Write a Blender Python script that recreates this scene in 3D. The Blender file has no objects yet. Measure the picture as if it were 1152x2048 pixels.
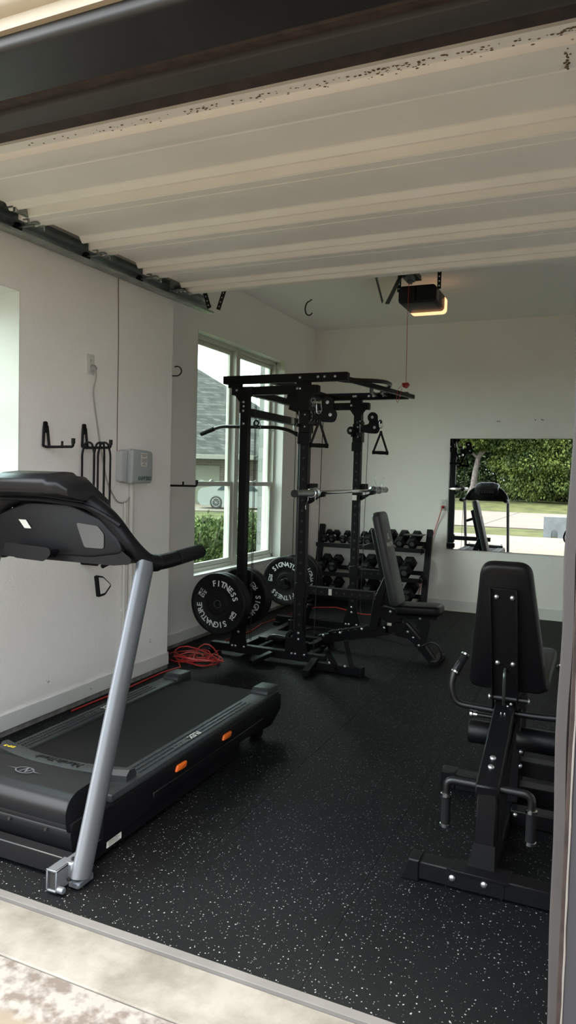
import bpy, bmesh, math, random
from mathutils import Vector as V, Matrix
random.seed(7)
S = bpy.context.scene
COL = S.collection
PI = math.pi
def R(d): return math.radians(d)

# ------------------------------------------------------------------ materials
def new_mat(name):
    m = bpy.data.materials.new(name); m.use_nodes = True
    nt = m.node_tree; nt.nodes.clear()
    out = nt.nodes.new('ShaderNodeOutputMaterial')
    return m, nt, out
def mat(name, col, rough=.5, metal=0, var=0, vscale=6, bump=0, bscale=60, spec=.5, coat=0, emit=None, estr=0, col2=None):
    m, nt, out = new_mat(name)
    b = nt.nodes.new('ShaderNodeBsdfPrincipled'); nt.links.new(b.outputs[0], out.inputs[0])
    b.inputs['Roughness'].default_value = rough; b.inputs['Metallic'].default_value = metal
    b.inputs['Specular IOR Level'].default_value = spec
    b.inputs['Coat Weight'].default_value = coat
    c = (*col, 1); b.inputs['Base Color'].default_value = c
    tc = nt.nodes.new('ShaderNodeTexCoord')
    if var:
        n = nt.nodes.new('ShaderNodeTexNoise'); n.inputs['Scale'].default_value = vscale; n.inputs['Detail'].default_value = 5
        nt.links.new(tc.outputs['Object'], n.inputs['Vector'])
        r = nt.nodes.new('ShaderNodeValToRGB')
        d2 = col2 or tuple(x*(1-var) for x in col)
        r.color_ramp.elements[0].color = (*d2, 1); r.color_ramp.elements[1].color = (*[min(1, x*(1+var*.6)) for x in col], 1)
        r.color_ramp.elements[0].position = .35; r.color_ramp.elements[1].position = .65
        nt.links.new(n.outputs['Fac'], r.inputs['Fac']); nt.links.new(r.outputs['Color'], b.inputs['Base Color'])
    if bump:
        n = nt.nodes.new('ShaderNodeTexNoise'); n.inputs['Scale'].default_value = bscale; n.inputs['Detail'].default_value = 3
        nt.links.new(tc.outputs['Object'], n.inputs['Vector'])
        k = nt.nodes.new('ShaderNodeBump'); k.inputs['Strength'].default_value = bump; k.inputs['Distance'].default_value = .004
        nt.links.new(n.outputs['Fac'], k.inputs['Height']); nt.links.new(k.outputs['Normal'], b.inputs['Normal'])
    if emit:
        b.inputs['Emission Color'].default_value = (*emit, 1); b.inputs['Emission Strength'].default_value = estr
    return m

def rubber_floor_mat():
    m, nt, out = new_mat('speckled_rubber')
    N = nt.nodes.new; L = nt.links.new
    b = N('ShaderNodeBsdfPrincipled'); L(b.outputs[0], out.inputs[0])
    tc = N('ShaderNodeTexCoord')
    def flecks(scale, size, keep):
        v = N('ShaderNodeTexVoronoi'); v.inputs['Scale'].default_value = scale
        n = N('ShaderNodeTexNoise'); n.inputs['Scale'].default_value = 320; n.inputs['Detail'].default_value = 1
        L(tc.outputs['Object'], n.inputs['Vector'])
        mx = N('ShaderNodeVectorMath'); mx.operation = 'MULTIPLY_ADD'
        mx.inputs[1].default_value = (.006, .006, .006)
        L(n.outputs['Color'], mx.inputs[0]); L(tc.outputs['Object'], mx.inputs[2]); L(mx.outputs[0], v.inputs['Vector'])
        a = N('ShaderNodeMath'); a.operation = 'LESS_THAN'; a.inputs[1].default_value = size; L(v.outputs['Distance'], a.inputs[0])
        s = N('ShaderNodeSeparateColor'); L(v.outputs['Color'], s.inputs[0])
        c = N('ShaderNodeMath'); c.operation = 'GREATER_THAN'; c.inputs[1].default_value = keep; L(s.outputs[0], c.inputs[0])
        d = N('ShaderNodeMath'); d.operation = 'MULTIPLY'; L(a.outputs[0], d.inputs[0]); L(c.outputs[0], d.inputs[1])
        return d
    f1 = flecks(62, .15, .45); f2 = flecks(100, .15, .5)
    mxm = N('ShaderNodeMath'); mxm.operation = 'MAXIMUM'; L(f1.outputs[0], mxm.inputs[0]); L(f2.outputs[0], mxm.inputs[1])
    big = N('ShaderNodeTexNoise'); big.inputs['Scale'].default_value = 1.3; big.inputs['Detail'].default_value = 6
    L(tc.outputs['Object'], big.inputs['Vector'])
    rp = N('ShaderNodeValToRGB'); rp.color_ramp.elements[0].color = (.0028, .0031, .0036, 1); rp.color_ramp.elements[1].color = (.0052, .0055, .0062, 1)
    rp.color_ramp.elements[0].position = .3; rp.color_ramp.elements[1].position = .7
    L(big.outputs['Fac'], rp.inputs[0])
    mix = N('ShaderNodeMix'); mix.data_type = 'RGBA'
    L(mxm.outputs[0], mix.inputs['Factor']); L(rp.outputs[0], mix.inputs['A']); mix.inputs['B'].default_value = (.20, .21, .215, 1)
    L(mix.outputs['Result'], b.inputs['Base Color'])
    b.inputs['Roughness'].default_value = .62; b.inputs['Specular IOR Level'].default_value = .13
    nb = N('ShaderNodeTexNoise'); nb.inputs['Scale'].default_value = 210; L(tc.outputs['Object'], nb.inputs['Vector'])
    k = N('ShaderNodeBump'); k.inputs['Strength'].default_value = .5; k.inputs['Distance'].default_value = .002
    L(nb.outputs['Fac'], k.inputs['Height']); L(k.outputs['Normal'], b.inputs['Normal'])
    return m

def brick_mat(name, c1, c2, mortar, bw=.4, bh=.2, scale=1, axis='XZ', msize=.012):
    m, nt, out = new_mat(name); N = nt.nodes.new; L = nt.links.new
    b = N('ShaderNodeBsdfPrincipled'); L(b.outputs[0], out.inputs[0]); b.inputs['Roughness'].default_value = .9
    b.inputs['Specular IOR Level'].default_value = .2
    tc = N('ShaderNodeTexCoord'); sp = N('ShaderNodeSeparateXYZ'); cb = N('ShaderNodeCombineXYZ')
    L(tc.outputs['Object'], sp.inputs[0])
    if axis == 'XZ':
        ad = N('ShaderNodeMath'); ad.operation = 'ADD'; L(sp.outputs['X'], ad.inputs[0]); L(sp.outputs['Y'], ad.inputs[1])
        L(ad.outputs[0], cb.inputs['X']); L(sp.outputs['Z'], cb.inputs['Y'])
    else:
        L(sp.outputs[axis[0]], cb.inputs['X']); L(sp.outputs[axis[1]], cb.inputs['Y'])
    t = N('ShaderNodeTexBrick'); t.inputs['Scale'].default_value = scale
    t.inputs['Color1'].default_value = (*c1, 1); t.inputs['Color2'].default_value = (*c2, 1); t.inputs['Mortar'].default_value = (*mortar, 1)
    t.inputs['Brick Width'].default_value = bw; t.inputs['Row Height'].default_value = bh; t.inputs['Mortar Size'].default_value = msize
    L(cb.outputs[0], t.inputs['Vector'])
    n = N('ShaderNodeTexNoise'); n.inputs['Scale'].default_value = 3; L(tc.outputs['Object'], n.inputs['Vector'])
    mx = N('ShaderNodeMix'); mx.data_type = 'RGBA'; mx.blend_type = 'MULTIPLY'; mx.inputs['Factor'].default_value = .4
    L(t.outputs['Color'], mx.inputs['A']); L(n.outputs['Color'], mx.inputs['B']); L(mx.outputs['Result'], b.inputs['Base Color'])
    L(t.outputs['Color'], b.inputs['Base Color'])
    k = N('ShaderNodeBump'); k.inputs['Strength'].default_value = .5; k.inputs['Distance'].default_value = .01
    L(t.outputs['Fac'], k.inputs['Height']); k.invert = True; L(k.outputs['Normal'], b.inputs['Normal'])
    return m

def glass_mat(name, tint, refl=.08):
    m, nt, out = new_mat(name); N = nt.nodes.new; L = nt.links.new
    t = N('ShaderNodeBsdfTransparent'); t.inputs[0].default_value = (*tint, 1)
    g = N('ShaderNodeBsdfGlossy'); g.inputs['Roughness'].default_value = .01; g.inputs[0].default_value = (.9, 1, .95, 1)
    lw = N('ShaderNodeLayerWeight'); lw.inputs[0].default_value = .5
    pw = N('ShaderNodeMath'); pw.operation = 'POWER'; pw.inputs[1].default_value = 4; L(lw.outputs['Facing'], pw.inputs[0])
    f = N('ShaderNodeMath'); f.operation = 'MULTIPLY_ADD'; f.inputs[1].default_value = .6; f.inputs[2].default_value = .04; L(pw.outputs[0], f.inputs[0])
    x = N('ShaderNodeMixShader'); L(f.outputs[0], x.inputs[0]); L(t.outputs[0], x.inputs[1]); L(g.outputs[0], x.inputs[2])
    L(x.outputs[0], out.inputs[0]); return m

def concrete_mat(name, a, b_, c_=None, scale=3, band=None):
    """grey concrete with stains; band = (y0, y1, colour) a chalky strip of worn cement that runs along x"""
    m, nt, out = new_mat(name); N = nt.nodes.new; L = nt.links.new
    b = N('ShaderNodeBsdfPrincipled'); L(b.outputs[0], out.inputs[0]); b.inputs['Roughness'].default_value = .85
    b.inputs['Specular IOR Level'].default_value = .25
    tc = N('ShaderNodeTexCoord')
    n = N('ShaderNodeTexNoise'); n.inputs['Scale'].default_value = scale; n.inputs['Detail'].default_value = 9; n.inputs['Roughness'].default_value = .65
    L(tc.outputs['Object'], n.inputs['Vector'])
    r = N('ShaderNodeValToRGB'); r.color_ramp.elements[0].position = .36; r.color_ramp.elements[1].position = .62
    r.color_ramp.elements[0].color = (*a, 1); r.color_ramp.elements[1].color = (*b_, 1); L(n.outputs['Fac'], r.inputs[0])
    res = r.outputs[0]
    if band:
        y0, y1, bc = band
        sp = N('ShaderNodeSeparateXYZ'); L(tc.outputs['Object'], sp.inputs[0])
        n2 = N('ShaderNodeTexNoise'); n2.inputs['Scale'].default_value = 9; n2.inputs['Detail'].default_value = 8; n2.inputs['Roughness'].default_value = .75
        L(tc.outputs['Object'], n2.inputs['Vector'])
        mm = N('ShaderNodeMath'); mm.operation = 'MULTIPLY_ADD'; mm.inputs[1].default_value = .16; mm.inputs[2].default_value = -.08
        L(n2.outputs['Fac'], mm.inputs[0])
        ad = N('ShaderNodeMath'); ad.operation = 'ADD'; L(sp.outputs['Y'], ad.inputs[0]); L(mm.outputs[0], ad.inputs[1])
        mr = N('ShaderNodeValToRGB'); els = mr.color_ramp.elements
        nr = N('ShaderNodeMapRange'); nr.inputs['From Min'].default_value = y0-.3; nr.inputs['From Max'].default_value = y1+.3
        L(ad.outputs[0], nr.inputs['Value']); L(nr.outputs[0], mr.inputs[0])
        span = (y1-y0)+.6; p0 = .3/span; p1 = 1-.3/span
        els[0].position = p0-.03; els[0].color = (0, 0, 0, 1); els[1].position = p1+.03; els[1].color = (0, 0, 0, 1)
        e = els.new(p0+.01); e.color = (1, 1, 1, 1); e = els.new(p1-.01); e.color = (1, 1, 1, 1)
        n3 = N('ShaderNodeTexNoise'); n3.inputs['Scale'].default_value = 26; n3.inputs['Detail'].default_value = 6; L(tc.outputs['Object'], n3.inputs['Vector'])
        r3 = N('ShaderNodeValToRGB'); r3.color_ramp.elements[0].position = .38; r3.color_ramp.elements[1].position = .56; L(n3.outputs['Fac'], r3.inputs[0])
        r3.color_ramp.elements[0].color = (.085, .072, .063, 1); r3.color_ramp.elements[1].color = (*bc, 1)
        mx = N('ShaderNodeMix'); mx.data_type = 'RGBA'; L(mr.outputs[0], mx.inputs['Factor']); L(res, mx.inputs['A']); L(r3.outputs[0], mx.inputs['B'])
        res = mx.outputs['Result']
    L(res, b.inputs['Base Color'])
    k = N('ShaderNodeBump'); k.inputs['Strength'].default_value = .5; k.inputs['Distance'].default_value = .01
    L(n.outputs['Fac'], k.inputs['Height']); L(k.outputs['Normal'], b.inputs['Normal'])
    return m

M = {}
M['wall'] = mat('wall_paint', (.88, .84, .81), .75, bump=.5, bscale=85, spec=.25, var=.02, vscale=2)
M['ceil'] = mat('ceiling_paint', (.86, .83, .81), .85, bump=.2, bscale=90, spec=.2)
M['trimw'] = mat('trim_paint', (.72, .71, .68), .45, var=.04, vscale=3, spec=.35)
M['vinyl'] = mat('window_vinyl', (.58, .575, .52), .4, spec=.4)
M['rub'] = rubber_floor_mat()
M['strip'] = mat('edge_strip_rubber', (.10, .096, .092), .7, var=.1)
M['conc'] = concrete_mat('slab_concrete', (.105, .098, .085), (.175, .165, .148), scale=5)
M['curb'] = mat('stem_concrete', (.23, .22, .20), .9, var=.3, vscale=14, bump=.6, bscale=40)
M['drive'] = concrete_mat('driveway_concrete', (.105, .088, .066), (.130, .110, .085), scale=2.6, band=(1.355, 1.52, (.165, .155, .145)))
M['road'] = concrete_mat('street_concrete', (.080, .066, .056), (.10, .085, .073), scale=.5)
M['door'] = mat('door_steel_paint', (.88, .82, .76), .5, var=.03, vscale=2.5, bump=.06, bscale=50, spec=.35)
M['dirt'] = mat('mud_debris', (.15, .10, .065), .95, var=.5, vscale=80)
M['dark_trim'] = mat('dark_bronze_trim', (.018, .017, .018), .42, var=.25, vscale=3, bump=.15, bscale=30, spec=.45)
M['brown_trim'] = mat('brown_header_wood', (.035, .022, .018), .75, var=.4, vscale=20, bump=.3)
M['seal'] = mat('weather_seal_vinyl', (.048, .044, .043), .55, var=.12, vscale=4, spec=.35)
M['jamb'] = mat('jamb_cladding', (.022, .022, .026), .5, var=.08, vscale=5, spec=.4)
M['caulk'] = mat('caulk', (.13, .12, .11), .8)
M['cream'] = mat('cream_fascia', (.42, .35, .26), .6, var=.05)
M['siding'] = mat('pale_siding', (.36, .36, .36), .7)
M['galv'] = mat('galvanised_steel', (.32, .35, .34), .38, 1, var=.25, vscale=25)
M['track'] = mat('track_steel', (.40, .44, .43), .42, .85, var=.2, vscale=9)
M['dgalv'] = mat('dull_track_steel', (.10, .115, .11), .42, .9, var=.3, vscale=9)
M['blk'] = mat('black_powder_coat', (.0035, .0035, .0042), .45, bump=.05, bscale=260, spec=.2)
M['blks'] = mat('black_steel_smooth', (.006, .006, .0068), .34, spec=.38)
M['blkp'] = mat('black_plastic', (.004, .004, .005), .42, spec=.18)
M['tread'] = mat('charcoal_hood_plastic', (.0075, .0078, .009), .38, spec=.28, bump=.05, bscale=300)
M['belt'] = mat('treadmill_belt_rubber', (.0045, .0045, .005), .75, spec=.2, bump=.2, bscale=300)
M['rail'] = mat('side_rail_plastic', (.020, .023, .024), .5, spec=.35, bump=.3, bscale=70)
M['foam'] = mat('black_foam', (.005, .005, .0055), .8, spec=.2)
M['vin'] = mat('black_vinyl_upholstery', (.0035, .0036, .0043), .42, bump=.12, bscale=120, spec=.22)
M['vin2'] = mat('grey_black_vinyl_upholstery', (.026, .028, .029), .42, bump=.12, bscale=120, spec=.45)
M['bolt'] = mat('zinc_bolt', (.55, .56, .58), .28, .9)
M['chrome'] = mat('chrome', (.62, .63, .65), .16, 1)
M['cable'] = mat('black_cable', (.01, .01, .01), .5)
M['plate'] = mat('bumper_rubber', (.003, .003, .0034), .52, spec=.2, bump=.06, bscale=200)
M['white'] = mat('white_print', (.55, .55, .54), .6)
M['grayp'] = mat('grey_print', (.055, .053, .051), .4)
M['silver'] = mat('silver_paint', (.15, .16, .175), .38, .5, bump=.04, bscale=350, spec=.5)
M['orange'] = mat('orange_plastic', (.75, .13, .01), .45)
M['red'] = mat('red_cord_jacket', (.42, .022, .018), .42)
M['redd'] = mat('red_handle_plastic', (.30, .01, .012), .4)
M['wire'] = mat('thin_brown_wire', (.10, .045, .03), .6)
M['gcord'] = mat('grey_power_cord', (.32, .31, .29), .55)
M['hookm'] = mat('dark_bronze_hook', (.03, .026, .024), .45, .4)
M['ctrl'] = mat('grey_controller_plastic', (.36, .38, .38), .45)
M['ctrl2'] = mat('light_grey_controller_side', (.45, .46, .455), .45)
M['pvc'] = mat('painted_conduit', (.60, .58, .54), .5)
M['label'] = mat('paper_label', (.62, .60, .55), .7)
M['yel'] = mat('yellow_warning_print', (.65, .48, .03), .6)
M['green'] = mat('dark_green_print', (.01, .06, .035), .5)
M['socket'] = mat('white_socket_plastic', (.66, .65, .62), .4)
M['slot'] = mat('socket_slot_black', (.01, .01, .01), .6)
M['screen'] = mat('display_glass', (.02, .024, .028), .12, spec=.6)
M['lens'] = mat('lit_amber_lens', (.8, .5, .3), .4, emit=(1, .50, .24), estr=.5)
M['glass'] = glass_mat('green_tinted_glass', (.86, .94, .89))
M['carglass'] = mat('car_window_glass', (.03, .04, .05), .08, spec=.6)
M['car'] = mat('pale_silver_car_paint', (.24, .255, .26), .3, .1, coat=.4)
M['tyre'] = mat('tyre_rubber', (.02, .02, .02), .8)
M['rim'] = mat('alloy_rim', (.35, .35, .36), .35, .7)
M['mirror'] = mat('silvered_mirror', (.93, .95, .94), .0, 1)
M['mirred'] = mat('mirror_edge', (.10, .11, .10), .35)
M['grass'] = mat('lawn_grass', (.046, .050, .018), .95, var=.45, vscale=1.2, bump=1, bscale=25, spec=.1, col2=(.026, .032, .011))
M['leaf'] = mat('bush_leaves', (.085, .115, .038), .6, var=.5, vscale=4, spec=.2, col2=(.035, .055, .02))
M['leafy'] = mat('pale_bush_leaves', (.28, .24, .09), .6, var=.4, vscale=5, spec=.2)
M['tleaf'] = mat('bright_tree_leaves', (.075, .098, .018), .6, var=.5, vscale=1.1, spec=.2, col2=(.022, .036, .008))
M['dleaf'] = mat('dark_tree_leaves', (.020, .032, .009), .65, var=.5, vscale=1, spec=.1, col2=(.007, .013, .004))
M['bark'] = mat('tree_bark', (.12, .10, .085), .9, var=.4, vscale=8, bump=.8, bscale=20)
M['shingle'] = brick_mat('grey_shingle_roof', (.016, .018, .018), (.052, .055, .055), (.012, .013, .014), .45, .20, 1, 'XZ', .012)
M['hbrick'] = brick_mat('tan_brick', (.19, .15, .12), (.12, .09, .075), (.24, .215, .185), .42, .15, 1, 'XZ', .02)
M['wbrick'] = brick_mat('white_painted_brick', (.25, .255, .25), (.235, .24, .235), (.185, .19, .185), .39, .13, 1, 'XZ', .008)
M['hdoor'] = mat('cream_garage_door', (.26, .26, .20), .6)
M['fascia'] = mat('pale_fascia', (.18, .18, .16), .6)
M['headw'] = mat('culvert_concrete', (.15, .155, .16), .85, var=.18, vscale=3)

# ------------------------------------------------------------------ mesh builder
def frame(o, X, Y):
    X = V(X).normalized(); Y = V(Y); Z = X.cross(Y).normalized(); Y = Z.cross(X).normalized()
    return Matrix(((X.x, Y.x, Z.x, o[0]), (X.y, Y.y, Z.y, o[1]), (X.z, Y.z, Z.z, o[2]), (0, 0, 0, 1)))
def T(x, y, z): return Matrix.Translation((x, y, z))
def RZ(a): return Matrix.Rotation(R(a), 4, 'Z')
_txt = {}
def text_mesh(s, size, depth, shear=0):
    key = (s, size, depth, shear)
    if key not in _txt:
        c = bpy.data.curves.new('lettering', 'FONT'); c.body = s; c.size = size; c.extrude = depth; c.align_x = 'CENTER'; c.align_y = 'CENTER'
        c.resolution_u = 3; c.shear = shear; c.offset = size*.018
        o = bpy.data.objects.new('lettering', c); COL.objects.link(o)
        bpy.context.view_layer.update()
        me = bpy.data.meshes.new_from_object(o.evaluated_get(bpy.context.evaluated_depsgraph_get()))
        _txt[key] = ([tuple(v.co) for v in me.vertices], [tuple(p.vertices) for p in me.polygons])
        bpy.data.objects.remove(o); bpy.data.curves.remove(c); bpy.data.meshes.remove(me)
    return _txt[key]

class MB:
    def __init__(s): s.v = []; s.f = []; s.m = []; s.mi = 0; s.M = None
    def add(s, vs, fs, Mx=None):
        n = len(s.v); vs = [V(p) for p in vs]
        if Mx is not None: vs = [Mx @ p for p in vs]
        if s.M is not None: vs = [s.M @ p for p in vs]
        s.v += [tuple(p) for p in vs]; s.f += [tuple(i+n for i in f) for f in fs]; s.m += [s.mi]*len(fs)
        return s
    def box(s, c, d, Mx=None, ch=.002):
        hx, hy, hz = d[0]/2, d[1]/2, d[2]/2; ch = min(ch, hx*.49, hy*.49, hz*.49)
        vs = []; idx = {}
        for sx in (-1, 1):
            for sy in (-1, 1):
                for sz in (-1, 1):
                    for a in range(3):
                        q = [sx*(hx-ch), sy*(hy-ch), sz*(hz-ch)]; q[a] = (sx*hx, sy*hy, sz*hz)[a]
                        idx[(sx, sy, sz, a)] = len(vs); vs.append((q[0]+c[0], q[1]+c[1], q[2]+c[2]))
        fs = []
        for a in range(3):
            b, d_ = (a+1) % 3, (a+2) % 3
            for sg in (-1, 1):
                q = []
                for (u, w) in ((-1, -1), (1, -1), (1, 1), (-1, 1)):
                    k = [0, 0, 0]; k[a] = sg; k[b] = u; k[d_] = w; q.append(idx[(*k, a)])
                fs.append(q if sg > 0 else q[::-1])
        for a in range(3):       # edges along axis a
            b, d_ = (a+1) % 3, (a+2) % 3
            for u in (-1, 1):
                for w in (-1, 1):
                    k0 = [0, 0, 0]; k0[a] = -1; k0[b] = u; k0[d_] = w; k1 = list(k0); k1[a] = 1
                    q = [idx[(*k0, b)], idx[(*k1, b)], idx[(*k1, d_)], idx[(*k0, d_)]]
                    fs.append(q[::-1] if u*w > 0 else q)
        for sx in (-1, 1):
            for sy in (-1, 1):
                for sz in (-1, 1):
                    q = [idx[(sx, sy, sz, 0)], idx[(sx, sy, sz, 1)], idx[(sx, sy, sz, 2)]]
                    fs.append(q if sx*sy*sz > 0 else q[::-1])
        return s.add(vs, fs, Mx)
    def bb(s, x0, x1, y0, y1, z0, z1, ch=.002):
        return s.box(((x0+x1)/2, (y0+y1)/2, (z0+z1)/2), (abs(x1-x0), abs(y1-y0), abs(z1-z0)), None, ch)
    def beam(s, p0, p1, w, h, up=(0, 0, 1), ch=.003):
        p0, p1 = V(p0), V(p1); d = p1-p0; X = d.normalized(); U = V(up)
        if abs(X.dot(U)) > .98: U = V((0, 1, 0))
        Y = U.cross(X).normalized(); 
        F = frame((p0+p1)/2, X, Y)
        return s.box((0, 0, 0), (d.length, w, h), F, ch)
    def ring_loft(s, rings, cap=True, closed=False):
        n = len(rings[0]); vs = [p for r in rings for p in r]; fs = []
        k = len(rings)
        for i in range(k if closed else k-1):
            a, b = i*n, ((i+1) % k)*n
            for j in range(n):
                j2 = (j+1) % n; fs.append((a+j, a+j2, b+j2, b+j))
        if cap and not closed: fs.append(tuple(range(n))[::-1]); fs.append(tuple((k-1)*n+j for j in range(n)))
        return s.add(vs, fs)
    def lathe(s, prof, o, axis, n=32, cap=True, close=False):
        A = V(axis).normalized(); U = A.orthogonal().normalized(); W = A.cross(U); o = V(o)
        rings = []
        for r, a in prof:
            rings.append([o+A*a+(U*math.cos(2*PI*j/n)+W*math.sin(2*PI*j/n))*max(r, 1e-5) for j in range(n)])
        return s.ring_loft(rings, cap, close)
    def cyl(s, p0, p1, r, n=14, r2=None, ch=0):
        p0, p1 = V(p0), V(p1); L = (p1-p0).length; r2 = r if r2 is None else r2
        if ch: pr = [(r-ch, 0), (r, ch), (r2, L-ch), (r2-ch, L)]
        else: pr = [(r, 0), (r2, L)]
        return s.lathe(pr, p0, p1-p0, n)
    def tube(s, pts, r, n=8, fil=0, fs_=5, closed=False, flat=None):
        pts = [V(p) for p in pts]
        if fil and len(pts) > 2:
            q = [pts[0]]
            for i in range(1, len(pts)-1):
                a, b, c = pts[i-1], pts[i], pts[i+1]; d1 = (a-b); d2 = (c-b)
                k = min(fil, d1.length*.48, d2.length*.48); A = b+d1.normalized()*k; B = b+d2.normalized()*k
                for t in range(fs_+1):
                    u = t/fs_; q.append(A*(1-u)**2+b*2*u*(1-u)+B*u*u)
            q.append(pts[-1]); pts = q
        rings = []; k = len(pts); t0 = (pts[1]-pts[0]).normalized(); U = t0.orthogonal().normalized()
        if flat: U = (V(flat)-t0*V(flat).dot(t0)).normalized()
        for i, p in enumerate(pts):
            if closed: t = (pts[(i+1) % k]-pts[i-1]).normalized()
            elif i == 0: t = t0
            elif i == k-1: t = (pts[-1]-pts[-2]).normalized()
            else: t = ((pts[i+1]-p).normalized()+(p-pts[i-1]).normalized()).normalized()
            U = (U-t*U.dot(t)).normalized(); W = t.cross(U)
            rr = r(i/(k-1)) if callable(r) else r
            ra, rb = rr if isinstance(rr, tuple) else (rr, rr)
            rings.append([p+U*math.cos(2*PI*j/n)*ra+W*math.sin(2*PI*j/n)*rb for j in range(n)])
        return s.ring_loft(rings, True, closed)
    def prism(s, poly, Mx, d, bev=0, steps=3):
        """outline in XY of Mx (counter-clockwise), thickness d along Z, edges rounded by bev"""
        P = [V((p[0], p[1], 0)) for p in poly]; n = len(P)
        def inset(k):
            if k <= 0: return P
            out = []
            for i in range(n):
                a, b, c = P[i-1], P[i], P[(i+1) % n]
                e1 = (b-a).normalized(); e2 = (c-b).normalized(); n1 = V((-e1.y, e1.x, 0)); n2 = V((-e2.y, e2.x, 0))
                m = (n1+n2); L = m.length
                m = m/L if L > 1e-6 else n1
                out.append(b+m*(k/max(.45, m.dot(n1))))
            return out
        rings = []
        if bev:
            for i in range(steps+1):
                a = PI/2*i/steps; k = bev*(1-math.sin(a)); z = bev*(1-math.cos(a))
                rings.append([p+V((0, 0, z)) for p in inset(k)])
            for i in range(steps, -1, -1):
                a = PI/2*i/steps; k = bev*(1-math.sin(a)); z = d-bev*(1-math.cos(a))
                rings.append([p+V((0, 0, z)) for p in inset(k)])
        else: rings = [P, [p+V((0, 0, d)) for p in P]]
        rings = [[Mx @ p for p in r] for r in rings]
        return s.ring_loft(rings)
    def ball(s, c, r, n=12, sc=(1, 1, 1)):
        vs = []; fs = []; h = n//2
        for i in range(h+1):
            a = PI*i/h
            for j in range(n): vs.append((c[0]+r*sc[0]*math.sin(a)*math.cos(2*PI*j/n), c[1]+r*sc[1]*math.sin(a)*math.sin(2*PI*j/n), c[2]+r*sc[2]*math.cos(a)))
        for i in range(h):
            for j in range(n): fs.append((i*n+j, (i+1)*n+j, (i+1)*n+(j+1) % n, i*n+(j+1) % n))
        return s.add(vs, fs)
    def torus(s, c, axis, Rr, r, n=28, k=8, a0=0, a1=2*PI):
        A = V(axis).normalized(); U = A.orthogonal().normalized(); W = A.cross(U); c = V(c)
        full = abs(a1-a0-2*PI) < 1e-4
        pts = [c+(U*math.cos(a)+W*math.sin(a))*Rr for a in [a0+(a1-a0)*i/n for i in range(n if full else n+1)]]
        return s.tube(pts, r, k, closed=full)
    def text(s, st, Mx, size, depth=.0006, shear=0):
        v, f = text_mesh(st, size, depth, shear); return s.add(v, f, Mx)
    def build(s, name, mats, parent=None, smooth=38):
        me = bpy.data.meshes.new(name)
        inv = ROOT.get(parent.name) if parent else None
        vs = s.v
        if inv is not None: vs = [tuple(inv @ V(p)) for p in vs]
        me.from_pydata(vs, [], s.f); me.update()
        if len(s.f) < 20000:
            b = bmesh.new(); b.from_mesh(me); bmesh.ops.recalc_face_normals(b, faces=b.faces); b.to_mesh(me); b.free()
        if not isinstance(mats, (list, tuple)): mats = [mats]
        for m_ in mats: me.materials.append(M[m_] if isinstance(m_, str) else m_)
        me.polygons.foreach_set('material_index', s.m)
        if smooth:
            me.polygons.foreach_set('use_smooth', [True]*len(me.polygons)); me.set_sharp_from_angle(angle=R(smooth))
        o = bpy.data.objects.new(name, me); COL.objects.link(o)
        if parent:
            o.parent = parent
            if inv is not None: ROOT[o.name] = inv
        return o
ROOT = {}
def thing(name, label, cat, loc=(0, 0, 0), rz=0, group=None):
    o = bpy.data.objects.new(name, None); COL.objects.link(o); o.empty_display_size = .1
    o.location = loc; o.rotation_euler = (0, 0, R(rz))
    o['label'] = label; o['category'] = cat
    if group: o['group'] = group
    ROOT[o.name] = (T(*loc) @ RZ(rz)).inverted()
    return o
def single(mb, name, mats, label, cat, loc=None, group=None, kind=None, smooth=38):
    """a thing that is one mesh; loc becomes its origin"""
    if loc is not None:
        mb.v = [(p[0]-loc[0], p[1]-loc[1], p[2]-loc[2]) for p in mb.v]
    o = mb.build(name, mats, None, smooth)
    if loc is not None: o.location = loc
    o['label'] = label; o['category'] = cat
    if group: o['group'] = group
    if kind: o['kind'] = kind
    return o
def struct(mb, name, mats, label=None, smooth=38, parent=None):
    o = mb.build(name, mats, parent, smooth)
    if parent is None:
        o['kind'] = 'structure'
        o['label'] = label or name; o['category'] = name.split('_')[0]
    return o
def copy_tree(o, parent=None):
    c = o.copy(); COL.objects.link(c)
    if parent: c.parent = parent
    for ch in o.children: copy_tree(ch, c)
    return c
def rrect(w, h, r, n=5, cx=0, cy=0):
    pts = []
    for (sx, sy, a0) in ((1, 1, 0), (-1, 1, 90), (-1, -1, 180), (1, -1, 270)):
        for i in range(n+1):
            a = R(a0+90*i/n); pts.append((cx+sx*(w/2-r)+r*math.cos(a), cy+sy*(h/2-r)+r*math.sin(a)))
    return pts
def round_poly(P, r, n=4):
    out = []; k = len(P)
    for i in range(k):
        a, b, c = V(P[i-1]), V(P[i]), V(P[(i+1) % k])
        rr = r[i] if isinstance(r, (list, tuple)) else r
        d1, d2 = (a-b), (c-b); q = min(rr, d1.length*.45, d2.length*.45)
        A, B = b+d1.normalized()*q, b+d2.normalized()*q
        for t in range(n+1):
            u = t/n; out.append(tuple(A*(1-u)**2+b*2*u*(1-u)+B*u*u))
    return out
def bolt(parent, p, d, r=.0105, name='bolt'):
    m = MB(); p = V(p); d = V(d).normalized()
    m.lathe([(r, 0), (r, .003), (r*.82, .006), (r*.45, .0085), (0.001, .009)], p, d, 12)
    return m.build(name, 'bolt', parent)

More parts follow.
